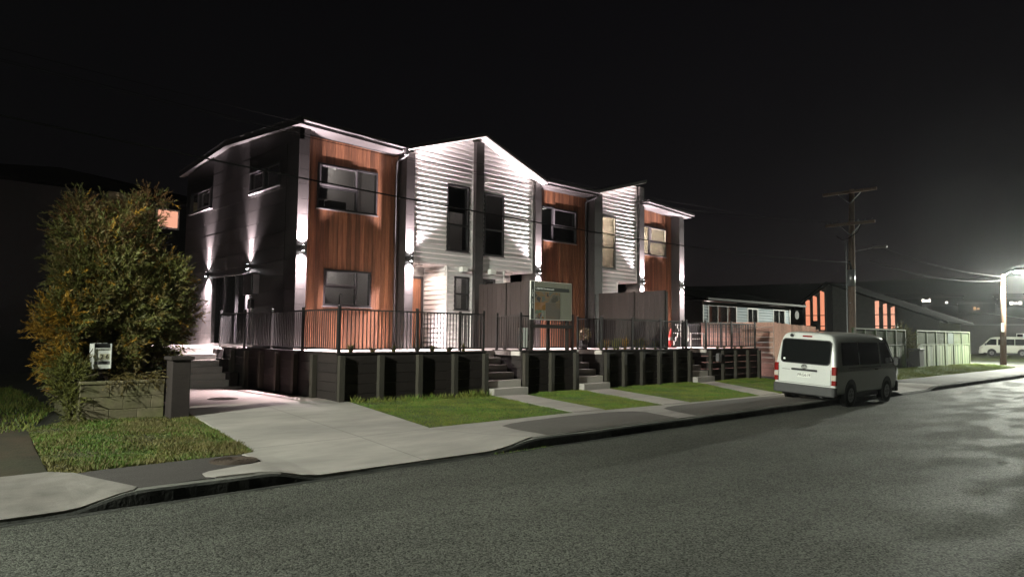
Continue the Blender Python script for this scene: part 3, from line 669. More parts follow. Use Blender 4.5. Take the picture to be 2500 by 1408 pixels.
# ================================================================== DECK, RETAINING WALLS, STAIRS, RAILINGS
ST = [(12.18, 13.42), (15.72, 16.92), (21.76, 22.9)]
mb = MB()
for r in rect_minus((7.86, 26.68, 14.06, 17.9), [(a, b, 14.0, 15.1) for a, b in ST]): mb.box(r[0], r[1], r[2], r[3], 1.28, ZD)
for r in ((7.86, 8.37, 17.9, 27.0), (4.5, 7.86, 20.78, 27.0)): mb.box(r[0], r[1], r[2], r[3], 1.28, ZD)
tag(mb.build('deck', M['deck'], None), kind='structure')

def wall_run(root, a, b, z0, n_in, ztop=1.385, post=1.02, ends=(1, 1), rows=5):   # planks and posts from a to b, n_in = outward normal
    a, b = Vector((*a, 0)), Vector((*b, 0)); d = b - a; L = d.length; d.normalize(); n = Vector((*n_in, 0)); k = max(1, round(L / post)); h = (ztop - z0) / rows
    def oriented(u0_, u1_, o0, o1, za, zb, name, m):
        mbx = MB(); P = [a + d * u + n * o for u, o in ((u0_, o0), (u1_, o0), (u1_, o1), (u0_, o1))]
        mbx.add([(p.x, p.y, za) for p in P] + [(p.x, p.y, zb) for p in P], [(0, 3, 2, 1), (4, 5, 6, 7), (0, 1, 5, 4), (1, 2, 6, 5), (2, 3, 7, 6), (3, 0, 4, 7)])
        return mbx.build(name, M[m], root)
    for i in range(k):
        for r in range(rows):
            j = rng.uniform(-.006, .006)
            oriented(L * i / k + .004, L * (i + 1) / k - .004, -.05, j, z0 + r * h + .004, z0 + (r + 1) * h - .004, 'plank', 'timber_dark')
    for i in range(k + 1):
        if (i == 0 and not ends[0]) or (i == k and not ends[1]): continue
        u = min(max(L * i / k, .07), L - .07); oriented(u - .065, u + .065, .012, .125, z0 - .1, ztop - .03, 'post', 'timber_post')
    oriented(0, L, -.06, .03, ztop + .002, ztop + .038, 'capping', 'timber_dark')

def ret(label, runs, base):
    e = empty('retaining_wall', base, label, 'retaining wall', 'dark timber retaining walls under the deck')
    for r in runs: wall_run(e, *r)
ret('dark timber retaining wall wrapping the deck corner at the driveway', [((7.8, 14.0), (12.14, 14.0), .27, (0, -1)), ((7.8, 20.7), (7.8, 14.0), .34, (-1, 0), 1.385, 1.0, (1, 0))], (9, 14, .2))
ret('dark timber retaining wall below the sale sign between two stairs', [((13.46, 14.0), (15.68, 14.0), .24, (0, -1)), ((13.46, 15.2), (13.46, 14.0), .24, (-1, 0), 1.385, 1.3, (0, 0))], (14.5, 14, .2))
ret('dark timber retaining wall between the second and third front stairs', [((16.96, 14.0), (21.72, 14.0), .22, (0, -1)), ((16.96, 15.2), (16.96, 14.0), .22, (-1, 0), 1.385, 1.3, (0, 0))], (19, 14, .2))
ret('dark timber retaining wall at the far end beside the pine fence', [((22.94, 14.0), (26.7, 14.0), .20, (0, -1)), ((22.94, 15.2), (22.94, 14.0), .2, (-1, 0), 1.385, 1.3, (0, 0))], (25, 14, .2))
ret('dark timber retaining wall behind the block gate pillar', [((4.5, 20.74), (6.22, 20.74), .34, (0, -1))], (4.7, 20.74, .3))
for x, y, zt in ((23.35, 13.93, 1.2),):
    e = B('water_meter', x, x + .2, 13.80, 13.93, .95, 1.25, M['gutter'], None, .01); tag(e, 'small grey meter box on the far retaining wall post', 'meter box')

def stairs(label, x0, x1, y0, z0, n, tread, cat='stairs'):
    e = empty('stairs', ((x0 + x1) / 2, y0, z0), label, cat, 'concrete stairs up to the deck'); h = (ZD - z0) / n
    for k in range(n):
        ye = y0 + tread * (k + 1) + (.35 if k == n - 1 else .0)
        bev(B('step', x0 + (.004 if k else 0), x1 - (.004 if k else 0), y0 + tread * k + (.001 if k else 0), ye, z0 - .12, z0 + h * (k + 1) - (.003 if k == n - 1 else 0), M['concrete' if k < n - 1 else 'deck'], e), .012, 2)
stairs('concrete front stairs nearest the driveway', *ST[0], 13.7, .255, 6, .28)
stairs('concrete front stairs right of the sale sign', *ST[1], 13.7, .245, 6, .28)
stairs('concrete front stairs nearest the parked van', *ST[2], 13.7, .24, 6, .28)
stairs('wide concrete side stairs from the parking pad by the gate pillar', 6.26, 7.5, 19.3, .38, 6, .245)
for i, (x0, x1, z0, z1, y0) in enumerate(((7.5, 7.74, .38, .75, 19.3), (7.5, 7.74, .38, 1.1, 19.9), (7.5, 7.74, .38, 1.36, 20.4))):
    o = B('garden_edging', x0 + .005, x1, y0, y0 + .55 - .004, z0, z1, M['timber_dark'], None, .008)
    tag(o, ['lowest dark edging block beside the side stairs', 'middle dark edging block beside the side stairs', 'top dark edging block beside the side stairs'][i], 'edging block')

def railing(label, pts, gaps=.1, z=ZD, h=1.0):
    e = empty('railing', (pts[0][0], pts[0][1], z), label, 'railing', 'black steel railings on the deck')
    base = None; basep = None
    for i in range(len(pts) - 1):
        a, b = Vector((*pts[i], 0)), Vector((*pts[i + 1], 0)); d = b - a; L = d.length; d.normalize(); k = max(1, math.ceil(L / 2.15))
        for j in range(k + 1):
            if j == 0 and i > 0: continue
            p = a + d * L * j / k; po = MB().box(p.x - .03, p.x + .03, p.y - .03, p.y + .03, z + .002, z + h + .05).build('post', M['fence'], e)
            MB().cbox(p.x - .037, p.x + .037, p.y - .037, p.y + .037, z + h + .051, z + h + .075, .01).build('post_cap', M['fence'], po)
            MB().box(p.x - .06, p.x + .06, p.y - .06, p.y + .06, z + .001, z + .012).build('base_plate', M['fence'], po)
        for zz_, t in ((h - .02, .035), (.09, .03)):
            MB().bar(a + d * .03 + Vector((0, 0, z + zz_)), b - d * .03 + Vector((0, 0, z + zz_)), .035, t).build('rail', M['fence'], e)
        n = round(L / gaps)
        for j in range(1, n):
            p = a + d * L * j / n
            if any(abs(L * j / n - L * q / k) < .04 for q in range(k + 1)): continue
            if base is None:
                o = MB().box(p.x - .009, p.x + .009, p.y - .009, p.y + .009, z + .1, z + h - .03).build('baluster', M['fence'], e); base, basep = o, p
            else:
                o = base.copy(); col.objects.link(o); o.parent = e; o.location = p - basep
RY = 14.12
railing('black railing round the deck corner above the driveway', [(7.9, 21.1), (7.9, RY), (12.14, RY), (12.14, 15.1)])
railing('black railing behind the sale sign between two stairs', [(13.5, 15.1), (13.5, RY), (15.66, RY), (15.66, 15.1)])
railing('black railing in front of the tall brown screen', [(17.0, 15.1), (17.0, RY), (21.7, RY), (21.7, 15.1)])
railing('black railing at the far end of the deck by the white chair', [(22.98, 15.1), (22.98, RY), (26.66, RY), (26.66, 17.2)])
railing('black railing partly hidden behind the golden tree', [(4.6, 20.9), (6.2, 20.9)])

def screen(label, x, y0, y1, z1):
    e = empty('privacy_screen', (x, y0, ZD), label, 'privacy screen', 'tall brown screens between the units'); n = round((y1 - y0) / .225); w = (y1 - y0) / n
    for i in range(n): B('board', x - .012 - rng.uniform(0, .006), x + .012, y0 + i * w + .003, y0 + (i + 1) * w - .003, ZD + .03, z1 - rng.uniform(0, .006), M['screen'], e)
    for y in (y0 + .04, (y0 + y1) / 2, y1 - .06): B('post', x + .013, x + .10, y - .045, y + .045, ZD + .002, z1 - .03, M['screen'], e)
    for y in (y0 + .03, y0 + (y1 - y0) * .45): B('batten', x - .05, x - .019, y - .03, y + .03, ZD + .03, z1, M['timber_dark'], e)
screen('tall brown board screen left of the sale sign', 14.66, 14.9, 17.27, 3.46)
screen('tall brown board screen right of the sale sign', 20.64, 14.24, 17.27, 3.46)

# ---- sale sign
def photo_mat(name, cs, sc):
    m = bpy.data.materials.new(name); m.use_nodes = True; n = m.node_tree.nodes; l = m.node_tree.links; p = n['Principled BSDF']; p.inputs['Roughness'].default_value = .25; p.inputs['Coat Weight'].default_value = .4
    tc = n.new('ShaderNodeTexCoord'); vo = n.new('ShaderNodeTexVoronoi'); vo.feature = 'SMOOTH_F1'; vo.inputs['Smoothness'].default_value = .6; vo.inputs['Scale'].default_value = sc; no = n.new('ShaderNodeTexNoise'); no.inputs['Scale'].default_value = sc * .7
    l.new(tc.outputs['Object'], no.inputs['Vector']); mx = n.new('ShaderNodeMix'); mx.data_type = 'RGBA'; mx.inputs['Factor'].default_value = .22
    l.new(tc.outputs['Object'], mx.inputs['A']); l.new(no.outputs['Color'], mx.inputs['B']); l.new(mx.outputs['Result'], vo.inputs['Vector'])
    s = n.new('ShaderNodeSeparateColor'); l.new(vo.outputs['Color'], s.inputs[0]); r = n.new('ShaderNodeValToRGB'); r.color_ramp.interpolation = 'LINEAR'
    while len(r.color_ramp.elements) < len(cs): r.color_ramp.elements.new(.5)
    for i, c in enumerate(cs): r.color_ramp.elements[i].position = i / len(cs); r.color_ramp.elements[i].color = tuple(c) + (1,)
    l.new(s.outputs[0], r.inputs[0]); l.new(r.outputs[0], p.inputs['Base Color']); return m
M['sign'] = mat('sign_face', (.27, .27, .215), .3, .06, 3, coat=.3)
M['signband'] = mat('sign_band', (.05, .055, .05), .35, .05, 4)
M['sg1'] = photo_mat('sign_print_a', [(.12, .11, .09), (.22, .2, .17), (.30, .17, .07), (.16, .18, .16), (.36, .2, .1), (.09, .09, .09)], 7)
M['sg2'] = photo_mat('sign_print_b', [(.33, .18, .06), (.38, .22, .14), (.28, .15, .05)], 4)
M['sg3'] = photo_mat('sign_print_c', [(.2, .24, .2), (.08, .16, .08), (.4, .38, .34), (.06, .06, .09), (.35, .18, .06)], 18)
M['sg4'] = photo_mat('sign_print_d', [(.24, .17, .11), (.2, .16, .12), (.17, .15, .13)], 3)
sg = empty('sale_sign', (14.9, 14.02, 1.42), 'large real estate sale sign on dark posts above the railing', 'sign')
for x in (14.06, 15.56): B('post', x, x + .09, 13.985, 14.06, 1.43, 2.36, M['timber_dark'], sg)
B('crossbar', 14.0, 15.74, 13.95, 13.984, 2.05, 2.15, M['timber_dark'], sg)
fc = B('sign_board', 14.04, 15.72, 13.955, 13.983, 2.30, 3.36, M['sign'], sg)
yy = 13.954
B('border', 14.03, 15.73, 13.957, 13.986, 3.361, 3.375, M['whitebox'], fc); B('border', 14.03, 15.73, 13.957, 13.986, 2.285, 2.299, M['whitebox'], fc)
B('border', 14.025, 14.039, 13.957, 13.986, 2.285, 3.375, M['whitebox'], fc); B('border', 14.158, 14.172, 13.945, 13.9545, 2.30, 3.36, M['whitebox'], fc); B('border', 15.721, 15.735, 13.957, 13.986, 2.3, 3.36, M['whitebox'], fc)
B('side_strip', 14.045, 14.155, 13.947, 13.9545, 2.31, 3.35, M['signband'], fc)
B('header_band', 14.19, 15.60, 13.947, 13.9545, 3.11, 3.21, M['signband'], fc)
B('print', 14.19, 15.22, 13.949, 13.9545, 2.78, 3.08, M['sg1'], fc); B('print', 14.19, 14.62, 13.949, 13.9545, 2.56, 2.777, M['sg2'], fc); B('print', 14.624, 15.22, 13.949, 13.9545, 2.31, 2.777, M['sg4'], fc)
B('print', 14.19, 14.55, 13.949, 13.9545, 2.31, 2.557, M['sg3'], fc)
text('LZJAMES Developments', .075, (14.22, 13.944, 3.162), (R(90), 0, 0), M['whitebox'], fc, 'heading')
text('F\nO\nR\n\nS\nA\nL\nE', .085, (14.10, 13.944, 2.86), (R(90), 0, 0), M['whitebox'], fc, 'side_lettering', 'CENTER', .002, .78)

sg.location.x -= .30
cab = empty('letter_cabinet', (14.2, 14.45, ZD), 'white metal cabinet with black lock on the deck left of the sale sign', 'cabinet')
B('body', 13.84, 14.12, 14.36, 14.56, ZD + .1, 2.06, M['whitebox'], cab, .01); B('lock', 14.04, 14.13, 14.335, 14.358, 1.68, 1.86, M['black'], cab)
for x in (13.86, 14.07): B('leg', x, x + .03, 14.44, 14.48, ZD + .001, ZD + .1, M['dark'], cab)

# ---- white garden chair and red cone at the far end of the deck
ch = empty('garden_chair', (24.9, 16.1, ZD), 'white slatted garden armchair at the far end of the deck', 'chair')
cx, cy = 24.85, 16.1
for i in range(6): 
    x = cx - .36 + i * .145; MB().bar((x * .9 + cx * .1, cy + .05, ZD + .38), (x, cy + .28, ZD + .95), .10, .02).build('back_slat', M['whitebox'], ch)
MB().bar((cx - .45, cy + .30, ZD + .93), (cx + .45, cy + .30, ZD + .93), .03, .06).build('top_rail', M['whitebox'], ch)
for i in range(5): B('seat_slat', cx - .4, cx + .4, cy - .5 + i * .11, cy - .4 + i * .11, ZD + .37 - i * .008, ZD + .39 - i * .008, M['whitebox'], ch)
for s in (-1, 1):
    B('armrest', cx + s * .5 - .07, cx + s * .5 + .07, cy - .55, cy + .3, ZD + .58, ZD + .605, M['whitebox'], ch)
    MB().bar((cx + s * .46, cy - .45, ZD + .002), (cx + s * .46, cy - .45, ZD + .58), .09, .03).build('leg', M['whitebox'], ch); MB().bar((cx + s * .46, cy + .45, ZD + .002), (cx + s * .44, cy + .15, ZD + .58), .09, .03).build('leg', M['whitebox'], ch)
cn = empty('traffic_cone', (23.5, 16.0, ZD), 'red traffic cone on the deck beside the white chair', 'cone')
B('base', 23.32, 23.68, 15.82, 16.18, ZD + .001, ZD + .035, M['red'], cn, .01)
MB().tube([(23.5, 16, ZD + .036), (23.5, 16, ZD + .74)], [.125, .03], 18).build('body', M['red'], cn, True)
MB().tube([(23.5, 16, ZD + .3), (23.5, 16, ZD + .42)], [.0925, .0765], 18, False).build('band', M['whitebox'], cn, True)

# ---- plants along the deck edge
def tuft(x, y, z, n, h, spread, m, label, group, seed, cat='plant', name='deck_plant'):
    q = random.Random(seed); mbx = MB()
    for i in range(n):
        a = q.uniform(0, 6.283); l_ = h * q.uniform(.55, 1.1); s = spread * q.uniform(.3, 1); w = q.uniform(.006, .012)
        px, py = -math.sin(a) * w, math.cos(a) * w; b = Vector((x + math.cos(a) * .03, y + math.sin(a) * .03, z)); mid = b + Vector((math.cos(a) * s * .45, math.sin(a) * s * .45, l_ * .7)); tip = b + Vector((math.cos(a) * s, math.sin(a) * s, l_))
        mbx.add([(b.x - px, b.y - py, b.z), (b.x + px, b.y + py, b.z), (mid.x + px, mid.y + py, mid.z), (mid.x - px, mid.y - py, mid.z), tip], [(0, 1, 2, 3), (3, 2, 4)])
    o = mbx.build(name, M[m], None); tag(o, label, cat, group)
ORD = ['first', 'second', 'third', 'fourth', 'fifth', 'sixth', 'seventh', 'eighth', 'ninth']
k = 0
for i, x in enumerate((8.3, 8.9, 9.5, 10.2, 10.6, 11.2, 11.7)):
    k += 1; tuft(x, 14.32 + rng.uniform(-.05, .08), ZD + .001, 34, rng.uniform(.14, .26), rng.uniform(.1, .2), 'leaf_g' if k % 2 else 'leaf_o', ORD[i] + ' small leafy plant from the deck corner, behind the driveway railing', 'small plants at the near deck edge', k)
for i, x in enumerate((17.35, 17.8, 18.15, 18.5, 18.9, 19.2, 19.6, 20.0, 20.35)):
    k += 1; tuft(x, 14.5 + rng.uniform(-.1, .2), ZD + .001, 60, rng.uniform(.28, .45), rng.uniform(.15, .28), 'grass_b' if k % 3 else 'leaf_y', ORD[i] + ' golden grassy tuft from the left, behind the railing by the brown screen', 'golden grass tufts on the deck', k)
for i, x in enumerate((24.1, 24.6, 25.4, 25.9)):
    k += 1; tuft(x, 14.3, ZD + .001, 26, rng.uniform(.1, .18), .12, 'leaf_g', ORD[i] + ' tiny green plant from the left, behind the far end railing', 'tiny plants at the far deck edge', k)
pt = empty('potted_bush', (16.6, 15.5, ZD), 'round pale potted bush behind the railing near the downpipe', 'plant'); 
MB().tube([(17.5, 15.3, ZD + .002), (17.5, 15.3, ZD + .3)], [.13, .17], 14).build('pot', M['dark'], pt, True)
q = random.Random(5); mbx = MB()
for i in range(420):
    v = Vector((q.gauss(0, 1), q.gauss(0, 1), q.gauss(0, 1))).normalized() * q.uniform(.14, .24); c = Vector((17.5, 15.3, ZD + .5)) + v; a = v.orthogonal().normalized() * .02; b = v.normalized() * .05
    mbx.add([c - a, c + a, c + b], [(0, 1, 2)])
mbx.build('foliage', M['leaf_o'], pt)

# ================================================================== GATE CORNER: BLOCK WALL, PILLAR, LETTERBOX, TREE
bw = empty('block_wall', (3.4, 13.6, .25), 'low mossy concrete block wall under the golden tree', 'wall')
core = B('wall_core', 2.83, 4.12, 13.615, 13.78, .15, .955, M['mortar'], bw)
bh = .215; z0 = .28
for r in range(3):
    xs = [2.8, 3.25, 3.7, 4.13] if r % 2 == 0 else [2.8, 3.02, 3.47, 3.92, 4.13]
    for a, b in zip(xs[:-1], xs[1:]):
        bev(B('block', a + .003, b - .003, 13.595 + rng.uniform(0, .008), 13.79, z0 + r * bh + .003, z0 + (r + 1) * bh - .003, M['block'], core), .006, 1)
for a, b in ((2.79, 3.2), (3.2, 3.66), (3.66, 4.14)): bev(B('cap_block', a + .004, b - .004, 13.58 + rng.uniform(0, .01), 13.80, z0 + 3 * bh + .004, z0 + 3 * bh + .06, M['block'], core), .01, 1)
rc = B('return_core', 2.83, 2.98, 13.81, 15.6, .15, .93, M['mortar'], bw)
for r in range(3):
    ys = [13.81, 14.3, 14.75, 15.2, 15.6] if r % 2 else [13.81, 14.1, 14.55, 15.0, 15.6]
    for a, b in zip(ys[:-1], ys[1:]): bev(B('block', 2.805, 3.0, a + .006, b - .006, z0 + r * bh + .005, z0 + (r + 1) * bh - .005, M['block'], rc), .008, 1)
pl = empty('gate_pillar', (4.3, 13.4, .25), 'dark brown square gate pillar at the end of the block wall', 'pillar')
bev(B('shaft', 4.15, 4.47, 13.28, 13.60, .15, 1.335, M['pillar'], pl), .012); bev(B('cap', 4.11, 4.52, 13.24, 13.64, 1.337, 1.40, M['pillar'], pl), .01)
p2 = empty('gate_pillar', (4.6, 15.8, .3), 'low dark pillar with flat cap behind the front gate pillar', 'pillar')
bev(B('shaft', 4.62, 5.0, 15.8, 16.15, .3, 1.36, M['pillar'], p2), .012); bev(B('cap', 4.56, 5.06, 15.75, 16.2, 1.362, 1.43, M['pillar'], p2), .01)

mbx_ = empty('letterbox', (3.15, 13.9, .95), 'white metal letterbox numbered 26 above the block wall', 'letterbox')
lx0, lx1, ly0, ly1, lz0, lz1 = 3.03, 3.30, 13.86, 14.14, 1.19, 1.56
mb = MB(); t = .012
mb.box(lx0, lx1, ly0, ly0 + t, lz0, lz1 - .02); mb.box(lx0, lx1, ly1 - t, ly1, lz0, lz1 + .07); mb.box(lx0 + .001, lx1 - .001, ly0 + t, ly1 - t, lz0, lz0 + t)
for x in (lx0, lx1 - t): mb.prism([(ly0 + t, lz0 + t), (ly1 - t, lz0 + t), (ly1 - t, lz1 + .06), (ly0 + t, lz1 + .06)], lambda u, v: (x, u, v), lambda u, v: (x + t, u, v))
mb.build('box', M['whitebox'], mbx_)
for x in (lx0 - .006, lx1 - .008): B('side_flange', x, x + .014, ly0 - .03, ly0 - .001, lz0, lz1 + .065, M['whitebox'], mbx_)
B('lid', lx0 + .014, lx1 - .014, ly0 + .02, ly1 - .02, lz1 + .05, lz1 + .062, M['dark'], mbx_); B('slot_trim', lx0 + .012, lx1 - .012, ly0 - .022, ly0 - .001, lz1 - .03, lz1 - .012, M['whitebox'], mbx_); B('slot', lx0 + .014, lx1 - .014, ly0 + .004, ly0 + .012, lz1 - .011, lz1 + .045, M['black'], mbx_)
M['plaque'] = mat('number_plaque', (.45, .43, .30), .5, .1, 10)
for i, c in enumerate('26'):
    x = lx0 + .095 + i * .082; pq = B('number_plaque', x, x + .074, ly0 - .004, ly0 - .0005, lz0 + .155, lz0 + .255, M['plaque'], mbx_)
    text(c, .105, (x + .037, ly0 - .006, lz0 + .205), (R(90), 0, 0), M['black'], pq, 'numeral', 'CENTER', .001)
lb = B('name_band', lx0 + .002, lx1 - .002, ly0 - .004, ly0 - .0005, lz0 + .075, lz0 + .125, M['gutter'], mbx_); B('name_plate', lx0 + .08, lx1 - .06, ly0 - .008, ly0 - .0045, lz0 + .08, lz0 + .12, M['dark'], lb)
B('post', 3.13, 3.2, 13.96, 14.03, .3, 1.188, M['timber_dark'], mbx_)

# broken timber rails behind the wall
rl_ = empty('timber_rail', (4.0, 14.6, .9), 'broken weathered timber rails behind the block wall', 'rail fence')
MB().bar((3.45, 14.75, 1.17), (4.3, 14.5, 1.10), .03, .09).build('rail', M['lattice'], rl_); MB().bar((3.9, 14.55, 1.05), (4.28, 14.3, 1.15), .03, .08).build('rail', M['lattice'], rl_)
MB().bar((4.24, 14.35, .3), (4.24, 14.35, 1.18), .06, .06).build('post', M['lattice'], rl_); MB().bar((3.62, 14.7, .3), (3.62, 14.7, 1.2), .06, .06).build('post', M['lattice'], rl_)

# dead creeper over the wall top
def creeper(label, x0, x1, y, z, n, seed):
    q = random.Random(seed); mb = MB()
    for i in range(n):
        x = q.uniform(x0, x1); pts = [Vector((x, y + q.uniform(-.03, .12), z + q.uniform(0, .1)))]
        d = Vector((q.uniform(-1, 1), q.uniform(-.6, .1), q.uniform(-.3, .3)))
        for j in range(5): d += Vector((q.uniform(-.4, .4), q.uniform(-.25, .1), q.uniform(-.55, .25))); pts.append(pts[-1] + d.normalized() * .07)
        for p in pts: p.y = min(p.y, 13.578) if p.z < .97 else p.y
        mb.tube(pts, [.005, .005, .004, .003, .003, .002], 4, False)
        for p in pts[1:]:
            for _ in range(2): a = Vector((q.uniform(-1, 1), q.uniform(-1, 1), q.uniform(-1, 1))) * .022; b = Vector((q.uniform(-1, 1), q.uniform(-1, 1), q.uniform(-1, 1))) * .03; mb.add([p, p + a, p + a + b], [(0, 1, 2)])
    o = mb.build('creeper', M['leaf_o'], None); tag(o, label, 'creeper')
creeper('dry tangled creeper hanging over the block wall top', 3.3, 4.1, 13.64, 1.0, 60, 3)

def make_frond(seed, L=.3, n=18):
    q = random.Random(seed); V = []; F = []
    for i in range(n):
        t = (i + .5) / n; c = Vector((0, 0, L * t)) + Vector((t * t * .05, 0, -t * t * .04)); a = q.uniform(0, 6.283); el = .55 + .4 * (1 - t)
        d = Vector((math.cos(a) * math.sin(el), math.sin(a) * math.sin(el), math.cos(el))); l_ = .075 * (1.15 - t * .55) * q.uniform(.7, 1.25); w = d.cross(Vector((q.uniform(-1, 1), q.uniform(-1, 1), .2))).normalized() * .0075
        k = len(V); V += [c - w, c + w, c + d * l_ + w * .3]; F.append((k, k + 1, k + 2))
    k = len(V); V += [Vector((-.003, 0, 0)), Vector((.003, 0, 0)), Vector((.045, 0, L * .97))]; F.append((k, k + 1, k + 2))
    return np.array([list(v) for v in V]), np.array(F)
FRONDS = [make_frond(s) for s in range(4)]

def crown(name, lobes, parent, seed, mats, sel, scale=1.0, upbias=.35, clear=None):
    r = np.random.default_rng(seed); VV = []; FF = []; MI = []; off = 0
    for (c, rad, n) in lobes:
        u = r.normal(size=(n, 3)); u /= np.linalg.norm(u, axis=1)[:, None]; rr = r.uniform(.28, 1.05, n) ** .5
        bump = 1 + .22 * np.sin(u[:, 0] * 7 + c[0] * 5) * np.sin(u[:, 2] * 6 + c[1]) + .1 * np.sin(u[:, 1] * 13)
        P = np.array(c) + u * np.array(rad) * (rr * bump)[:, None]
        if clear is not None:
            kk = ~clear(P); P, u = P[kk], u[kk]; n = len(P)
        D = u * .8 + np.array([0, 0, upbias]) + r.normal(size=(n, 3)) * .45; D /= np.linalg.norm(D, axis=1)[:, None]
        A = np.cross(D, r.normal(size=(n, 3))); A /= np.linalg.norm(A, axis=1)[:, None]; Bv = np.cross(D, A); S = r.uniform(.55, 1.25, n) * scale
        mi = sel(P, r); which = r.integers(0, len(FRONDS), n)
        for w in range(len(FRONDS)):
            k = which == w; fv, ff = FRONDS[w]; m_ = k.sum()
            if not m_: continue
            X = P[k][:, None, :] + S[k][:, None, None] * (fv[None, :, 0:1] * A[k][:, None, :] + fv[None, :, 1:2] * Bv[k][:, None, :] + fv[None, :, 2:3] * D[k][:, None, :])
            VV.append(X.reshape(-1, 3)); idx = ff[None] + (np.arange(m_) * len(fv))[:, None, None] + off; FF.append(idx.reshape(-1, 3)); MI.append(np.repeat(mi[k], len(ff))); off += m_ * len(fv)
    return big_mesh(name, np.concatenate(VV), np.concatenate(FF), mats, np.concatenate(MI), parent)

def limbs(name, parent, base, tips, r0_, mt, seed):
    q = random.Random(seed); mb = MB(); b = Vector(base)
    for t in tips:
        t = Vector(t); pts = []; n = 7
        for i in range(n + 1): s = i / n; pts.append(b.lerp(t, s) + Vector((q.uniform(-1, 1), q.uniform(-1, 1), q.uniform(-.5, .5))) * .08 * (s * (1 - s) * 4))
        mb.tube(pts, [r0_ * (1 - .85 * i / n) + .006 for i in range(n + 1)], 8)
        for k in range(5):
            p = pts[2 + k]; d = Vector((q.uniform(-1, 1), q.uniform(-1, 1), q.uniform(0, 1))).normalized() * q.uniform(.3, .7); mb.tube([p, p + d * .5 + Vector((0, 0, .04)), p + d], [.014, .01, .004], 5)
    return mb.build(name, mt, parent, True)

tr = empty('tree', (3.75, 14.9, .35), 'dense feathery golden green tree behind the letterbox', 'tree')
limbs('trunk', tr, (3.75, 14.95, .3), [(3.1, 14.9, 3.2), (3.6, 15.2, 4.2), (4.2, 15.0, 4.3), (4.5, 14.8, 3.2), (2.8, 14.6, 1.9), (4.7, 14.7, 2.3), (3.7, 14.5, 2.8)], .09, M['bark'], 4)
def tree_sel(P, r):
    n = len(P); x, z = P[:, 0], P[:, 2]; u = r.uniform(0, 1, n); patch = .5 + .5 * np.sin(x * 4.3 + z * 2.7) * np.sin(P[:, 1] * 3.7 - z * 2.1); o = np.where(u < .45 + .3 * patch, 0, 1)
    gold = np.clip((3.0 - x) / .55, 0, 1) * np.clip((3.0 - z) / 1.3, 0, 1); o = np.where(r.uniform(0, 1, n) < gold * .8 + .05, 2, o)
    brown = np.clip((z - 3.1) / 1.2, 0, 1) * .5 + np.clip((x - 4.5) / .5, 0, 1) * .3; o = np.where((r.uniform(0, 1, n) < brown), 3, o); return o
TLOBES = [((3.62, 14.95, 2.35), (.93, .95, 1.3), 4400), ((3.25, 14.85, 3.2), (.7, .75, .8), 1900), ((3.75, 15.1, 3.6), (.55, .7, .72), 1500), ((4.2, 14.8, 2.55), (.58, .7, .8), 1700),
          ((2.85, 14.6, 1.95), (.46, .5, .62), 1100), ((2.85, 14.4, 1.25), (.42, .4, .42), 800), ((4.5, 14.7, 1.95), (.35, .45, .5), 420), ((2.95, 15.0, 4.0), (.32, .4, .3), 170), ((4.25, 15.2, 4.5), (.28, .3, .14), 80), ((3.3, 14.3, 1.45), (.55, .35, .55), 800), ((4.5, 14.8, 2.9), (.3, .4, .4), 260), ((2.55, 14.6, 2.2), (.22, .3, .2), 110), ((4.72, 14.5, 2.2), (.32, .2, .12), 90)]
crown('crown', TLOBES, tr, 21, [M['leaf_g'], M['leaf_o'], M['leaf_y'], M['leaf_b']], tree_sel, clear=lambda P: (P[:, 1] < 14.5) & (P[:, 0] > 2.88) & (P[:, 0] < 3.5) & (P[:, 2] < 1.9))
sh = empty('shrub', (2.75, 14.0, .3), 'pale leafy shrub at the left end of the block wall', 'shrub')
limbs('stems', sh, (2.72, 13.95, .3), [(2.6, 13.9, .95), (2.85, 14.0, 1.2), (2.65, 14.1, 1.1)], .02, M['bark'], 9)
crown('foliage', [((2.72, 13.95, .95), (.26, .24, .3), 420), ((2.72, 13.7, .55), (.12, .12, .35), 120), ((2.66, 14.05, 1.2), (.2, .2, .16), 160)], sh, 31, [M['leaf_g'], M['grass_b']], lambda P, r: (r.uniform(0, 1, len(P)) < .45).astype(int), .75)

# manhole covers
def manhole(label, x, y, r, z, rings=5):
    e = empty('manhole_cover', (x, y, z), label, 'manhole cover')
    m = MB(); m.tube([(x, y, z - .03), (x, y, z + .003)], r, 36); m.build('plate', M['iron'], e)
    for i in range(rings):
        a, b = r * (.18 + .8 * i / rings), r * (.18 + .8 * i / rings) + r * .075; v = []; f = []; n = 36
        for k_ in range(n):
            c, s = math.cos(2 * math.pi * k_ / n), math.sin(2 * math.pi * k_ / n); v += [(x + a * c, y + a * s, z + .002), (x + a * c, y + a * s, z + .010), (x + b * c, y + b * s, z + .010), (x + b * c, y + b * s, z + .002)]
        for k_ in range(n):
            for j in range(3): p, q2 = k_ * 4 + j, ((k_ + 1) % n) * 4 + j; f.append((p, p + 1, q2 + 1, q2))
        obj('ring', v, f, M['iron'], e)
manhole('rusty ringed manhole cover in the footpath by the driveway', 3.72, 9.32, .30, gz(3.72, 9.32) + .018)
manhole('round manhole cover set in the pink parking pad', 6.0, 15.75, .32, gz(6, 15.75) + .02)

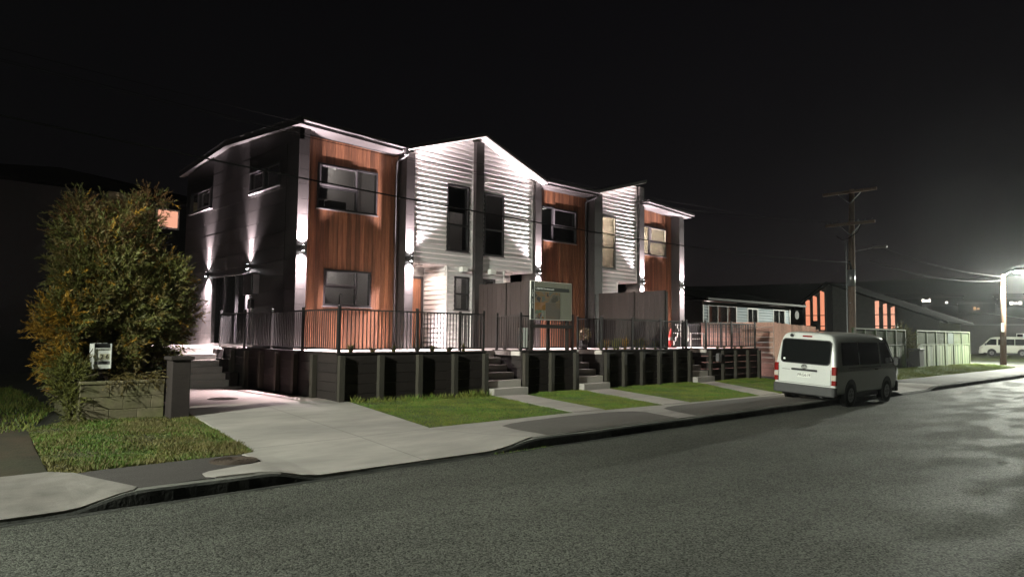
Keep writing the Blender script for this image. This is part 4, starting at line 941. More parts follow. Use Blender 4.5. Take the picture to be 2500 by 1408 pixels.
# ================================================================== STREET LAMPS, POLES AND WIRES
def street_light(e, p, power, k=2.0, cap=9.0, garden_dim=None, spill=0.0):       # road luminaire: wide batwing distribution, with added spill above the horizontal
    o = point(e, p, power, STREET_TINT, .12); L = o.data; L.use_nodes = True; n = L.node_tree.nodes; l = L.node_tree.links
    tc = n.new('ShaderNodeNewGeometry'); sp = n.new('ShaderNodeSeparateXYZ'); l.new(tc.outputs['Incoming'], sp.inputs[0])
    ng = n.new('ShaderNodeMath'); ng.operation = 'MULTIPLY'; ng.inputs[1].default_value = LAMP_SIGN; l.new(sp.outputs['Z'], ng.inputs[0])
    mx = n.new('ShaderNodeMath'); mx.operation = 'MAXIMUM'; mx.inputs[1].default_value = .05; l.new(ng.outputs[0], mx.inputs[0])
    pw = n.new('ShaderNodeMath'); pw.operation = 'POWER'; pw.inputs[1].default_value = -k; l.new(mx.outputs[0], pw.inputs[0])
    mi = n.new('ShaderNodeMath'); mi.operation = 'MINIMUM'; mi.inputs[1].default_value = cap; l.new(pw.outputs[0], mi.inputs[0])
    fd = n.new('ShaderNodeMapRange'); fd.inputs['From Min'].default_value = .0; fd.inputs['From Max'].default_value = .16; l.new(ng.outputs[0], fd.inputs['Value'])
    mu = n.new('ShaderNodeMath'); mu.operation = 'MULTIPLY'; l.new(mi.outputs[0], mu.inputs[0]); l.new(fd.outputs[0], mu.inputs[1])
    if garden_dim:                                        # dimming towards the gardens, added to darken them; no lamp part does it
        sy_ = n.new('ShaderNodeMath'); sy_.operation = 'MULTIPLY'; sy_.inputs[1].default_value = -LAMP_SIGN; l.new(sp.outputs['Y'], sy_.inputs[0])
        hs_ = n.new('ShaderNodeMapRange'); hs_.interpolation_type = 'SMOOTHSTEP'; hs_.inputs['From Min'].default_value = garden_dim[0]; hs_.inputs['From Max'].default_value = garden_dim[1]; hs_.inputs['To Min'].default_value = 1; hs_.inputs['To Max'].default_value = garden_dim[2]
        l.new(sy_.outputs[0], hs_.inputs['Value']); m2 = n.new('ShaderNodeMath'); m2.operation = 'MULTIPLY'; l.new(mu.outputs[0], m2.inputs[0]); l.new(hs_.outputs[0], m2.inputs[1]); mu = m2
    ad = n.new('ShaderNodeMapRange'); ad.inputs['From Min'].default_value = -.35; ad.inputs['From Max'].default_value = .1; ad.inputs['To Min'].default_value = 0; ad.inputs['To Max'].default_value = spill; l.new(ng.outputs[0], ad.inputs['Value'])
    a2 = n.new('ShaderNodeMath'); a2.operation = 'ADD'; l.new(mu.outputs[0], a2.inputs[0]); l.new(ad.outputs[0], a2.inputs[1])
    l.new(a2.outputs[0], n['Emission'].inputs['Strength'])
LAMP_SIGN = -1.0
sl1 = empty('street_lamp', (-8.0, 10.0, .1), 'street lamp on a steel post left of the neighbouring crossing', 'street lamp')
MB().tube([(-8, 10.0, .1), (-8, 10.0, 6.6), (-8, 9.9, 7.1), (-8, 9.5, 7.35), (-8, 9.1, 7.4)], [.09, .07, .055, .045, .04], 12).build('post', M['galv'], sl1, True)
bev(B('lantern', -8.14, -7.86, 8.6, 9.25, 7.36, 7.47, M['gutter'], sl1), .03)
B('lens', -8.1, -7.9, 8.65, 9.15, 7.345, 7.359, M['streetglow'], sl1)
street_light(sl1, (-8, 8.9, 7.3), 720, k=1.6, garden_dim=(.25, .5, .03), spill=.15)
# visible lamp on the far pole
lp = empty('lamp_pole', (57, 12.1, .1), 'timber pole with the glaring street lamp at the side street corner', 'street lamp')
MB().tube([(57, 12.2, 0), (57, 12.12, 3), (57, 12.05, 6.3)], [.2, .17, .14], 14).build('pole', M['polewood2'], lp, True)
B('reflector_plate', 56.79, 56.805, 12.03, 12.2, 2.4, 3.0, M['whitebox'], lp); B('reflector_plate', 56.83, 56.845, 11.98, 12.14, 4.3, 5.4, M['whitebox'], lp)
MB().tube([(56.95, 12.05, 6.15), (56.8, 11.6, 6.45), (56.7, 11.1, 6.5)], .03, 8).build('arm', M['galv'], lp)
bev(B('lantern', 56.5, 56.85, 10.75, 11.35, 6.44, 6.56, M['gutter'], lp), .03); bev(B('lens', 56.52, 56.82, 10.8, 11.3, 6.36, 6.438, M['streetglow'], lp), .03)
street_light(lp, (56.66, 11.05, 6.3), 850, k=1.0, cap=3.0, spill=4.0)
# power pole behind the van
PX, PY = 39.0, 15.1
pp = empty('power_pole', (PX, PY, .2), 'tall timber power pole with two crossarms and transformer behind the van', 'power pole')
MB().tube([(PX, PY, .2), (PX, PY - .05, 5), (PX, PY - .15, 9.9)], [.2, .18, .13], 14).build('pole', M['polewood'], pp, True)
for zc, hw, nm in ((9.72, 1.4, 'crossarm'), (8.0, 1.28, 'crossarm')):
    ca = B('crossarm', PX - .29, PX - .16, PY - .1 - hw, PY - .1 + hw, zc - .07, zc + .07, M['polewood'], pp)
    for s in (-1, 1): MB().bar((PX - .2, PY - .1 + s * hw * .42, zc - .08), (PX - .17, PY - .1, zc - .62), .03, .04).build('brace', M['galv'], ca)
    if zc < 9:
        for yy_ in (-1.15, -.8, -.45, .55, .95, 1.2): MB().tube([(PX - .22, PY - .1 + yy_, zc + .075), (PX - .22, PY - .1 + yy_, zc + .13), (PX - .22, PY - .1 + yy_, zc + .2)], [.02, .045, .03], 8).build('insulator', M['gutter'], ca)
tf = MB(); tf.tube([(PX - .32, PY - .15, 4.65), (PX - .32, PY - .15, 5.5)], .2, 16); tf = tf.build('transformer', M['galv'], pp, True)
MB().tube([(PX - .3, PY - .15, 5.51), (PX - .3, PY - .1, 5.8), (PX - .1, PY, 6.0)], .05, 8).build('fuse', M['black'], tf)
MB().tube([(PX - .3, PY + .12, .3), (PX - .27, PY + .1, 7.1)], .035, 8).build('conduit', M['galv'], pp)
MB().tube([(PX - .28, PY + .6, 7.4), (PX - .25, PY + .3, 7.15), (PX - .25, PY, 7.2), (PX - .25, PY - .5, 7.5), (PX - .25, PY - .7, 7.95)], .02, 6).build('jumper_cable', M['wire'], pp)
MB().tube([(PX, PY - .2, 6.5), (PX - .1, PY - 1.2, 6.62)], .025, 8).build('lamp_arm', M['galv'], pp)
bev(B('lantern', PX - .2, PX + .0, PY - 1.9, PY - 1.2, 6.58, 6.7, M['gutter'], pp), .03)
MB().tube([(PX - .02, PY - .2, 3.75), (PX - .22, PY, 3.75)], .02, 6).build('band', M['galv'], pp)

def wire(label, a, b, sag, r, n=40):
    a, b = Vector(a), Vector(b); pts = [a.lerp(b, i / n) - Vector((0, 0, sag * 4 * (i / n) * (1 - i / n))) for i in range(n + 1)]
    o = MB().tube(pts, r, 6).build('overhead_wire', M['wire'], None, True); tag(o, label, 'wire', 'overhead wires along the street')
wire('thick black overhead cable crossing the whole terrace front', (PX - .3, PY - .1, 5.9), (-14, 15.0, 6.6), .95, .018)
wire('highest thin wire across the cedar bays', (PX - .22, 15.95, 8.15), (-14, 15.9, 7.9), 1.05, .006)
wire('second thin wire from the top across the cedar bays', (PX - .22, 15.55, 8.15), (-14, 15.5, 7.9), 1.45, .006)
wire('lowest thin wire above the thick cable', (PX - .22, 14.2, 8.15), (-14, 14.2, 7.6), 1.75, .006)
wire('pale service cable from the power pole to the lamp pole', (PX + .2, PY - .9, 6.0), (56.9, 12.0, 5.9), .45, .022)
wire('upper thin wire from the power pole to the lamp pole', (PX - .1, PY - 1.2, 6.75), (56.9, 12.0, 6.15), .3, .014)

# ================================================================== RIGHT SIDE: FENCES, HOUSES
tf_ = empty('timber_fence', (28.3, 14.5, .3), 'tall pale pine boundary fence beside the far end of the deck', 'fence')
for r in range(10): B('board', 28.3 - rng.uniform(0, .01), 28.32, 14.16, 15.5, .36 + r * .215 + .007, .36 + (r + 1) * .215 - .007, M['pine'], tf_); B('board', 28.3 - rng.uniform(0, .01), 28.32, 15.52, 17.6, .36 + r * .215 + .007, .36 + (r + 1) * .215 - .007, M['pine'], tf_)
for i in range(12):
    y = 14.1 - (i + 1) * .145; B('paling', 28.3 - rng.uniform(0, .014), 28.325, y + .005, y + .14, .30, 2.48 - i * .014 - rng.uniform(0, .02), M['pine'], tf_)
for y in (14.1, 15.5, 17.6, 12.33): B('post', 28.33, 28.43, y - .04, y + .055, .2, 2.5 if y > 13 else 2.2, M['pine'], tf_)
B('base_plank', 28.2, 28.24, 12.4, 15.9, .22, .44, M['pine'], tf_)

# lattice fence and bin
lf = empty('lattice_fence', (45, 13.6, .3), 'weathered green timber fence with lattice panels on top', 'fence')
def fence_part(x0, x1, nb):
    w = (x1 - x0) / nb
    for i in range(nb):
        a, b = x0 + i * w, x0 + (i + 1) * w; np_ = 7; pw = (b - a) / np_
        for j in range(np_): B('paling', a + j * pw + .006, a + (j + 1) * pw - .006, 13.585 - rng.uniform(0, .02), 13.605, .25, 1.5 + rng.uniform(-.02, .01), M['lattice'], lf)
        m = MB(); n = 12; hh = .66; z_ = 1.58
        for j in range(-int(hh / .16), int((b - a) / .16) + 1):
            for sg_ in (1, -1):
                p0 = a + j * .16 if sg_ > 0 else a + j * .16 + hh; poly = [(p0, z_), (p0 + .05, z_), (p0 + .05 + sg_ * hh, z_ + hh), (p0 + sg_ * hh, z_ + hh)]
                poly = clip(clip(poly, -1, 0, a + .07), 1, 0, -(b - .02))
                if len(poly) > 2: m.prism(poly, lambda u, v: (u, 13.585 if sg_ > 0 else 13.598, v), lambda u, v: (u, 13.595 if sg_ > 0 else 13.608, v))
        m.build('lattice_panel', M['lattice'], lf)
        B('post', a - .0, a + .09, 13.54, 13.64, .2, 2.30, M['lattice'], lf)
    B('post', x1, x1 + .1, 13.54, 13.64, .2, 2.30, M['lattice'], lf)
    B('rail', x0 + .0, x1 + .1, 13.55, 13.584, 1.505, 1.565, M['lattice'], lf); B('rail', x0, x1 + .1, 13.53, 13.65, 2.305, 2.37, M['lattice'], lf)
fence_part(35.2, 42.3, 5); fence_part(44.2, 54.6, 6)
gp = B('gate_panel', 50.0, 51.2, 13.56, 13.583, 1.58, 2.24, M['darkgreen'], None); tag(gp, 'dark green panel filling one lattice opening', 'panel')
bn = empty('wheelie_bin', (43.2, 13.3, .3), 'dark wheelie bin at the gap in the lattice fence', 'bin')
MB().prism([(42.85, .36), (43.45, .36), (43.52, 1.25), (42.78, 1.25)], lambda u, v: (u, 13.0, v), lambda u, v: (u, 13.55, v)).build('body', M['black'], bn); bev(B('lid', 42.75, 43.55, 12.95, 13.6, 1.252, 1.33, M['dark'], bn), .02)
for x in (42.8, 43.44): MB().tube([(x, 13.5, .42), (x + .06, 13.5, .42)], .12, 14).build('wheel', M['tyre'], bn)
hb = empty('hedge_shrub', (43.2, 14, .3), 'dark green shrub filling the gap in the lattice fence', 'shrub')
limbs('stems', hb, (43.2, 13.95, .2), [(42.9, 13.9, 1.7), (43.4, 14.0, 2.0)], .04, M['bark'], 12)
crown('foliage', [((43.2, 14.0, 1.6), (.6, .4, .75), 700)], hb, 41, [M['leaf_g'], M['leaf_o']], lambda P, r: (r.uniform(0, 1, len(P)) < .35).astype(int), 1.6)

# blue-grey weatherboard house
ha = empty('house', (45, 24, .3), 'low blue grey weatherboard house behind the pine fence', 'house')
HW = [(39.3, 42.88, 2.3, 3.95), (44.24, 45.77, 2.3, 3.88), (47.91, 49.8, 2.3, 3.92)]
boards(ha, 38.73, 50.45, .3, 4.1, HW, FR(24), h=.19, name='front_wall', m='bluegrey', trim=False)
B('side_wall', 38.75, 38.9, 24.1, 31, .3, 4.1, M['stucco'], ha)
MB().prism([(23.3, 4.18), (27.5, 5.2), (31.5, 4.2), (31.5, 4.08), (27.5, 5.08), (23.3, 4.06)], lambda u, v: (38.1, u, v), lambda u, v: (51.4, u, v)).build('roof', M['dull_roof'], ha)
B('gutter', 38.0, 51.5, 23.16, 23.29, 4.12, 4.26, M['stucco'], ha); B('corner_board', 38.66, 38.78, 23.93, 24.02, .3, 4.1, M['greytrim'], ha); B('corner_board', 50.42, 50.54, 23.93, 24.02, .3, 4.1, M['greytrim'], ha)
def hwin(x0, x1, z0_, z1_, mull, inner):
    o = window(ha, x0, x1, z0_, z1_, FR(24), vm=mull, fw=.12, fm='greytrim', depth=2, room='room', sill=False)
    return o
w_ = hwin(*HW[0], (40.5, 41.7), 1)
for i, (a, b) in enumerate(((40.15, 40.4), (41.1, 41.5), (42.3, 42.7))): B('lit_curtain', a, b, 24.35, 24.38, 2.3, 3.9, M['warmwin' if i != 2 else 'warmwin2'], w_)
hwin(*HW[1], (45.0,), 0); hwin(*HW[2], (48.85,), 0)
dsh = MB(); dsh.tube([(51.45, 23.9, 3.55), (51.45, 23.85, 3.55)], .32, 18); dsh.build('satellite_dish', M['stucco'], ha)

B('foundation', 38.8, 50.4, 24.03, 30.9, -.3, .299, M['stucco'], ha)
ha.scale = (.8333, .8333, .8333); ha.location = (37.5, 20.0, .558)
# dark gabled house with tall orange windows, gable end facing the street lamp side
hbx = empty('house', (50, 19, .3), 'dark gabled house with tall glowing orange windows', 'house')
S = 50 / 56
def zs(z): return 1.85 + (z - 1.85) * S
gpoly = [(14.0, .3), (22.75, .3), (22.75, zs(4.55)), (20.85, zs(6.1)), (14.0, zs(3.2))]
MB().prism(gpoly, lambda u, v: (50.0, u, v), lambda u, v: (50.2, u, v)).build('gable_wall', M['stucco'], hbx)
MB().prism([(13.4, zs(2.95)), (20.85, zs(6.12)), (23.3, zs(4.15)), (23.3, zs(4.28)), (20.85, zs(6.27)), (13.4, zs(3.1))], lambda u, v: (49.5, u, v), lambda u, v: (55.0, u, v)).build('roof', M['dull_roof'], hbx)
B('chimney', 49.86, 49.995, 20.62, 20.98, .3, zs(6.0), M['black'], hbx)
B('corner_post', 49.9, 49.995, 17.3, 17.55, .3, zs(4.2), M['black'], hbx)
B('side_wall', 50.21, 54.5, 14.0, 14.15, .3, zs(3.0), M['stucco'], hbx)
def slit(ya, yb, za, zb, zlow, bars, m):
    ya, yb = ya * S, yb * S; za, zb, zlow = zs(za), zs(zb), zs(zlow)
    f = MB(); t = .04
    for a, b in ((ya - t, ya), (yb, yb + t)): f.prism([(a, zlow - t), (b, zlow - t), (b, za + t), (a, za + t)], lambda u, v: (49.93, u, v), lambda u, v: (49.998, u, v))
    f.prism([(ya, zlow - t), (yb, zlow - t), (yb, zlow), (ya, zlow)], lambda u, v: (49.93, u, v), lambda u, v: (49.998, u, v))
    for z_ in bars: z_ = zs(z_); f.prism([(ya, z_ - .025), (yb, z_ - .025), (yb, z_ + .025), (ya, z_ + .025)], lambda u, v: (49.94, u, v), lambda u, v: (49.975, u, v))
    w = f.build('window', M['black'], hbx); MB().prism([(ya, zlow), (yb, zlow), (yb, za), (ya, zb)], lambda u, v: (49.976, u, v), lambda u, v: (49.997, u, v)).build('pane', M[m], w)
for a, b, za, zb, zl, m in ((24.86, 25.23, 4.95, 4.85, 2.83, 'warmwin'), (24.29, 24.63, 5.25, 5.1, 3.22, 'warmwin'), (23.7, 24.05, 5.62, 5.45, 2.5, 'warmwin'), (19.64, 19.95, 4.66, 4.7, 2.57, 'warmwin2'), (19.1, 19.38, 4.42, 4.48, 2.57, 'warmwin2'), (18.57, 18.85, 4.16, 4.26, 2.48, 'warmwin2')):
    slit(a, b, za, zb, zl, (3.65, 2.8), m)

# house beyond the side street
hc = empty('house', (95, 22, .2), 'pale low house beyond the side street behind the far van', 'house')
B('wall', 95, 103, 16.0, 27.5, .1, 3.5, M['stucco'], hc); MB().prism([(15.4, 3.5), (28.2, 3.5), (28.2, 3.65), (21.8, 4.9), (15.4, 3.65)], lambda u, v: (94.4, u, v), lambda u, v: (103.6, u, v)).build('roof', M['roof'], hc)
B('gutter', 94.28, 94.4, 15.4, 28.2, 3.52, 3.64, M['gutter'], hc)
for y0, y1, m in ((24.5, 25.3, 'pane'), (20.1, 20.35, 'warmwin2'), (18.3, 19.0, 'lens')): w_ = B('window', 94.93, 94.999, y0, y1, 1.3, 2.6, M['trim'], hc); B('pane', 94.91, 94.929, y0 + .08, y1 - .08, 1.38, 2.52, M['warmwin2' if m == 'warmwin2' else 'vglass'], w_)
pc = B('porch_lamp', 94.7, 94.9, 17.2, 17.5, 2.3, 2.55, M['lampglow'], None, .03); tag(pc, 'small glaring porch lamp on the house beyond the far van', 'lamp')

# neighbouring house on the left with one lit window
hn = empty('house', (7, 30, .3), 'dark neighbouring house with one lit peach window behind the tree', 'house')
B('wall', .5, 9.75, 30, 38, .2, 7.1, M['panelcore'], hn); MB().prism([(-.1, 7.1), (10.3, 7.1), (10.3, 7.2), (5.1, 7.7), (-.1, 7.2)], lambda u, v: (u, 29.4, v), lambda u, v: (u, 38.6, v)).build('roof', M['dull_roof'], hn)
B('chimney', 6.7, 7.3, 29.55, 29.99, .3, 7.45, M['block'], hn)
wn_ = B('window', 8.5, 9.38, 29.93, 29.998, 5.95, 6.75, M['trim'], hn); B('pane', 8.57, 9.31, 29.91, 29.929, 6.02, 6.68, M['warmwin2'], wn_)

# far hillside with lit houses
def hz(x, y):
    d = math.hypot(x, y) + 14 * math.sin(x * .013 + y * .021); return max(-.3, .12 * (min(d, 470) - 172)) * (1 if y > 12 else max(0, 1 - (12 - y) / 60))
v, f = [], []; na, nd = 70, 26
for j in range(nd):
    for i in range(na): a_ = R(-14 + i * 1.25); d_ = 165 + j * 14; v.append((d_ * math.cos(a_), d_ * math.sin(a_), hz(d_ * math.cos(a_), d_ * math.sin(a_))))
for j in range(nd - 1):
    for i in range(na - 1): a_ = j * na + i; f.append((a_, a_ + 1, a_ + na + 1, a_ + na))
tag(obj('hillside', v, f, M['hill'], smooth=True), kind='structure')
M['hillglow'] = emit('hill_house_light', (1, .9, .75), .8)
M['hillglow2'] = emit('hill_house_light_warm', (1, .6, .3), .12)
cl = Vector((0, 0, 1.85))
HL = [(2190, 733, 3.6, 1, 'leftmost bright house light on the far hill above the gable'), (2212, 740, 1.2, 1, 'tiny light just right of the leftmost hill house'), (2262, 734, 3.2, 0, 'bright white house light in the middle of the far hill'), (2311, 737, 1.0, 0, 'tiny bluish light on the far hill'), (2384, 753, 2.0, 2, 'warm orange house light low on the far hill'), (2468, 733, 1.2, 1, 'small light left of the far right hill house'), (2480, 740, 3.6, 0, 'bright house light on the hill right of the lamp pole')]
for px, py, sz, kind, lab in HL:
    d = (fwd + rt * (px - 1250) / 1713 - up * (py - 704) / 1713); t_ = 150.
    while t_ < 470 and (cl + d * t_).z > hz((cl + d * t_).x, (cl + d * t_).y) + 1.5: t_ += 1
    p = cl + d * t_; e = empty('hill_house', (p.x, p.y, p.z - 2), lab, 'house', 'lit houses on the far hill'); n_ = Vector((-p.x, -p.y, 0)).normalized(); s_ = Vector((-n_.y, n_.x, 0))
    def hb_(name, w0, w1, d0, d1, za, zb, m):
        P = [p + s_ * a + n_ * b for a, b in ((w0, d0), (w1, d0), (w1, d1), (w0, d1))]
        MB().add([(q.x, q.y, p.z + za) for q in P] + [(q.x, q.y, p.z + zb) for q in P], [(0, 3, 2, 1), (4, 5, 6, 7), (0, 1, 5, 4), (1, 2, 6, 5), (2, 3, 7, 6), (3, 0, 4, 7)]).build(name, m, e)
    hb_('wall', -5, 5, -7, -.1, -4, 1.6, M['hill']); hb_('roof', -5.4, 5.4, -7.4, .3, 1.62, 2.4, M['roof'])
    nw = 1 if sz < 1.5 else 2 if sz < 3 else 3
    for i_ in range(nw):
        a_ = -sz / 2 + sz * i_ / nw; hb_('window', a_ + .12, a_ + sz / nw - .12, -.09, 0, -.45 + .1 * (i_ % 2), (.55 if i_ != 1 else .25) if sz > 1.5 else .1, M['hillglow2' if kind == 2 or (i_ == 0 and kind == 1 and nw > 1) else 'hillglow'])
    if sz > 3: hb_('window', -sz / 2 - 2.2, -sz / 2 - 1.2, -.09, 0, -.3, .5, M['hillglow2'])

# ================================================================== VANS
def make_van(label, paint, plate):
    e = empty('van', (0, 0, 0), label, 'van')
    def half(zb, zt, w, tum):
        bl = min(1.02, zt - .3); return [(0, zb), (w * .82, zb), (w * .965, zb + .05), (w, zb + .16), (w * 1.0, bl - .22), (w * .998, bl - .06), (w * .985, bl), (w * .98, bl + .05), (w - tum * .45, bl + (zt - bl) * .42), (w - tum * .8, bl + (zt - bl) * .74), (w - tum - .02, zt - .10), (w - tum - .075, zt - .035), (w - tum - .17, zt), (w * .4, zt + .018), (0, zt + .022)]
    def lean(z): return .025 * max(0, min(1, (1.0 - z) / .5)) * 0 + .15 * max(0, (z - 1.02) / .95) ** 1.15
    st = [(0, .33, 1.90, .80, .13, 1), (.025, .325, 1.935, .832, .13, 1), (.09, .32, 1.955, .846, .13, 1), (.35, .32, 1.965, .848, .13, .75), (1.2, .32, 1.975, .848, .13, 0), (2.6, .32, 1.97, .848, .13, 0), (3.35, .32, 1.95, .848, .13, 0), (3.65, .32, 1.90, .846, .13, 0), (3.95, .32, 1.70, .842, .12, 0), (4.2, .32, 1.42, .836, .10, 0), (4.38, .32, 1.16, .825, .05, 0), (4.55, .32, 1.03, .80, .02, 0), (4.66, .34, .95, .76, .02, 0), (4.70, .4, .85, .70, .02, 0)]
    V = []; F = []; nh = 15; ring = 2 * nh - 2
    for x, zb, zt, w, tum, fl in st:
        h = half(zb, zt, w, tum); pts = h + [(-y, z) for y, z in h[-2:0:-1]]
        V += [(x + lean(z) * fl, y, z) for y, z in pts]
    for i in range(len(st) - 1):
        for k_ in range(ring): a = i * ring + k_; b = i * ring + (k_ + 1) % ring; F.append((a, b, b + ring, a + ring))
    for base, flip in ((0, 0), ((len(st) - 1) * ring, 1)):
        for k_ in range(nh - 1):
            a, b = k_, k_ + 1; a2, b2 = (ring - k_) % ring, (ring - k_ - 1) % ring; q = [base + i for i in (a, b, b2, a2)]; q = list(dict.fromkeys(q)); F.append(tuple(q if flip else q[::-1]))
    body = obj('body', V, F, paint, e, True)
    sub = body.modifiers.new('subdivision', 'SUBSURF'); sub.levels = 1; sub.render_levels = 2
    xr = lambda z: lean(z) - .004                      # rear surface
    hp = half(.32, 1.97, .848, .13)
    def sy(z):
        for (y0, z0_), (y1, z1_) in zip(hp[3:-2], hp[4:-1]):
            if z0_ <= z <= z1_: return y0 + (y1 - y0) * (z - z0_) / (z1_ - z0_)
        return .8
    def rrect(y0, y1, z0_, z1_, r_, n=6):
        out = []
        for cx_, cz_, a0 in ((y1 - r_, z0_ + r_, -90), (y1 - r_, z1_ - r_, 0), (y0 + r_, z1_ - r_, 90), (y0 + r_, z0_ + r_, 180)):
            for i in range(n + 1): a = R(a0 + 90 * i / n); out.append((cx_ + r_ * math.cos(a), cz_ + r_ * math.sin(a)))
        return out
    def rear(name, poly, off, m, thick=.01, par=e): return MB().prism(poly, lambda u, v: (xr(v) - off, u, v), lambda u, v: (xr(v) - off + thick, u, v)).build(name, m, par)
    rw = rear('rear_window', rrect(-.66, .66, 1.14, 1.76, .09), .012, M['vglass'], .014)
    disc(MB(), (xr(1.22) - .0135, .575, 1.22), .032, 16, 'x').build('sticker', M['whitebox'], rw)
    rear('window_seal', rrect(-.685, .685, 1.115, 1.785, .105), .008, M['black'], .008)
    tg = rear('plate_recess', rrect(-.35, .35, .70, .965, .04), .006, M['van2'] if paint is M['van2'] else paint, .008); rear('handle_garnish', rrect(-.355, .355, .93, .985, .02), .022, M['black'], .02, tg)
    # thin dark gaps round the tailgate
    g = MB()
    for y0, y1, z0_, z1_ in ((-.715, .715, .585, .593), (-.719, -.712, .593, 1.02), (.712, .719, .593, 1.02)): g.prism([(y0, z0_), (y1, z0_), (y1, z1_), (y0, z1_)], lambda u, v: (xr(v) - .003, u, v), lambda u, v: (xr(v) + .004, u, v))
    g.build('tailgate_gap', M['black'], e)
    pl_ = rear('number_plate', rrect(-.18, .18, .755, .88, .012), .018, M['whitebox'], .006, tg)
    if plate: text(plate, .105, (xr(.8) - .02, 0, .8175), (R(90), 0, R(-90)), M['black'], pl_, 'plate_lettering', 'CENTER', .001)
    # oval badge made of three ellipses
    bd = MB()
    for ry, rz, t_ in ((.075, .05, .009), (.028, .046, .006)): bd.tube([(xr(1.04) - .012, ry * math.cos(a), 1.045 + rz * math.sin(a)) for a in [2 * math.pi * i / 24 for i in range(25)]], t_, 6)
    bd.tube([(xr(1.04) - .013, .05 * math.cos(a), 1.07 + .02 * math.sin(a)) for a in [2 * math.pi * i / 24 for i in range(25)]], .006, 6); bd.build('badge', M['chrome'], e, True)
    rear('model_lettering', [(.40, .935), (.62, .935), (.62, .948), (.40, .948)], .005, M['gutter'], .003)
    for s in (-1, 1):
        def lamp(name, z0_, z1_, m):
            P = [(.10, .852), (.0, .845), (-.012, .80), (-.010, .735), (.03, .73), (.10, .80)]
            return bev(MB().prism([(a, b * s) for a, b in P], lambda u, v: (u, v, z0_), lambda u, v: (u, v, z1_)).build(name, m, e), .012, 2)
        lamp('tail_lamp', .88, 1.10, M['tail']); lamp('indicator', .74, .878, M['lens']); lamp('reverse_lamp', .61, .738, M['tail'])
        # side glass
        g2 = MB(); zs_ = [1.13, 1.25, 1.4, 1.55, 1.68, 1.74]
        for xa, xb in ((.42, 1.55), (1.6, 3.0)):
            vv = [(x + lean(z) * (.6 if x < .6 else 0), s * (sy(z) + .006), z) for z in zs_ for x in (xa, xb)]; g2.add(vv, [(i * 2, i * 2 + 1, i * 2 + 3, i * 2 + 2) for i in range(5)])
        g2.build('side_window', M['vglass'], e)
        vv = []
        for z in zs_: t_ = (z - 1.13) / .61; vv += [(3.12, s * (sy(z) + .006), z), (4.17 - .52 * t_ ** 1.1, s * (sy(z) - .004 - .012 * t_), z)]
        MB().add(vv, [(i * 2, i * 2 + 1, i * 2 + 3, i * 2 + 2) for i in range(5)]).build('front_door_window', M['vglass'], e)
        mr_ = MB(); mr_.cbox(4.0, 4.12, s * .93 - .09, s * .93 + .09, 1.08, 1.32, .03); mr_ = mr_.build('mirror', M['black'], e, False); MB().bar((4.06, s * .8, 1.15), (4.06, s * .86, 1.15), .04, .04).build('mirror_arm', M['black'], mr_)
        B('door_handle', 2.62, 2.8, *(sorted((s * .848, s * .868))), .97, 1.0, M['bumper'], e)
        B('crease', .3, 3.3, *(sorted((s * .846, s * .852))), .78, .79, paint, e); B('side_rail', .8, 3.05, *(sorted((s * .846, s * .853))), 1.055, 1.068, M['bumper'], e)
        for xw in (.98, 3.55):
            ar = MB(); disc(ar, (xw, s * .8495, .36), .40, 28, 'y'); ar.build('wheel_arch', M['black'], e)
            w = MB(); w.tube([(xw, s * .66, .325), (xw, s * .68, .325), (xw, s * .83, .325), (xw, s * .856, .325)], [.29, .325, .325, .29], 28); w = w.build('wheel', M['tyre'], e, False)
            rm = MB(); rm.tube([(xw, s * .85, .325), (xw, s * .862, .325)], [.20, .19], 22); rm = rm.build('rim', M['rim'], w); disc(MB(), (xw, s * .866, .325), .06, 12, 'y').build('hub', M['dark'], w)
            for j in range(6): a = j * math.pi / 3; disc(MB(), (xw + .12 * math.cos(a), s * .8635, .325 + .12 * math.sin(a)), .03, 10, 'y').build('rim_hole', M['black'], w)
        hl = MB(); hl.prism([(4.30, .80), (4.66, .74), (4.64, .92), (4.40, 1.0), (4.28, .95)], lambda u, v: (u, s * .66, v), lambda u, v: (u, s * (.835 if u < 4.5 else .775), v)); hl.build('headlight', M['lens'], e)
    bp = MB(); bp.prism([(-.075, -.78), (-.04, -.845), (.12, -.862), (.12, .862), (-.04, .845), (-.075, .78)], lambda u, v: (u, v, .30), lambda u, v: (u, v, .555)); bev(bp.build('rear_bumper', M['bumper'], e), .03, 3)
    fb = MB(); fb.prism([(4.76, -.6), (4.70, -.76), (4.45, -.855), (4.3, -.855), (4.3, .855), (4.45, .855), (4.70, .76), (4.76, .6)], lambda u, v: (u, v, .27), lambda u, v: (u, v, .60)); bev(fb.build('front_bumper', M['bumper'] if plate else paint, e), .04, 3)
    MB().prism([(3.72, 1.84), (4.36, 1.12), (4.38, 1.13), (3.74, 1.86)], lambda u, v: (u + .012, -.70 + (u - 3.72) * -.09, v), lambda u, v: (u + .012, .70 + (u - 3.72) * .09, v)).build('windscreen', M['vglass'], e)
    rear('high_brake_lamp', rrect(-.13, .13, 1.845, 1.885, .015), .016, M['tail'], .02); o = MB(); o.tube([(.1, .42, 1.86), (.07, .42, 1.87)], .045, 12); o.build('rear_camera', M['black'], e)
    B('underbody', .25, 4.4, -.72, .72, .22, .325, M['black'], e); B('exhaust', .0, .3, -.5, -.44, .25, .30, M['dark'], e)
    return e
van = make_van('white van parked half on the footpath, number plate PRG619', M['van'], 'PRG619')
van.location = (18.86, 8.62, .035); van.rotation_euler = (R(3.2), R(-.2), R(-.6))
van2 = make_van('silver van parked on the grass beyond the lamp pole', M['van2'], None)
van2.location = (85.9, 15.6, .2); van2.rotation_euler = (0, 0, R(90))

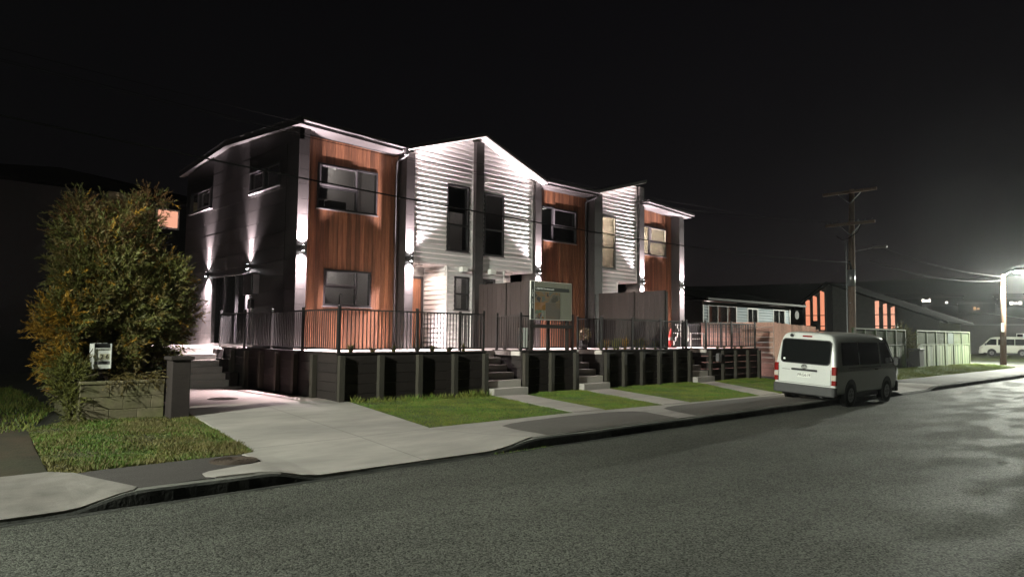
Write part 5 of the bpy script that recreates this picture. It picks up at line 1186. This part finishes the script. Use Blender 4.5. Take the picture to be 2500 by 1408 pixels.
# ================================================================== HAZE ADDED FOR LAMP GLOW
hm_ = bpy.data.materials.new('glow_haze'); hm_.use_nodes = True; hn_ = hm_.node_tree.nodes; hn_.remove(hn_['Principled BSDF'])
pv = hn_.new('ShaderNodeVolumePrincipled'); pv.inputs['Color'].default_value = (.9, .93, .95, 1); pv.inputs['Density'].default_value = .00026; pv.inputs['Anisotropy'].default_value = .8
hm_.node_tree.links.new(pv.outputs[0], hn_['Material Output'].inputs['Volume'])
hz_ = MB().box(-560, 860, -560, 860, -1.3, 45).build('haze', hm_); tag(hz_, 'thin haze added for the glow round the lamps', 'haze', kind='stuff')
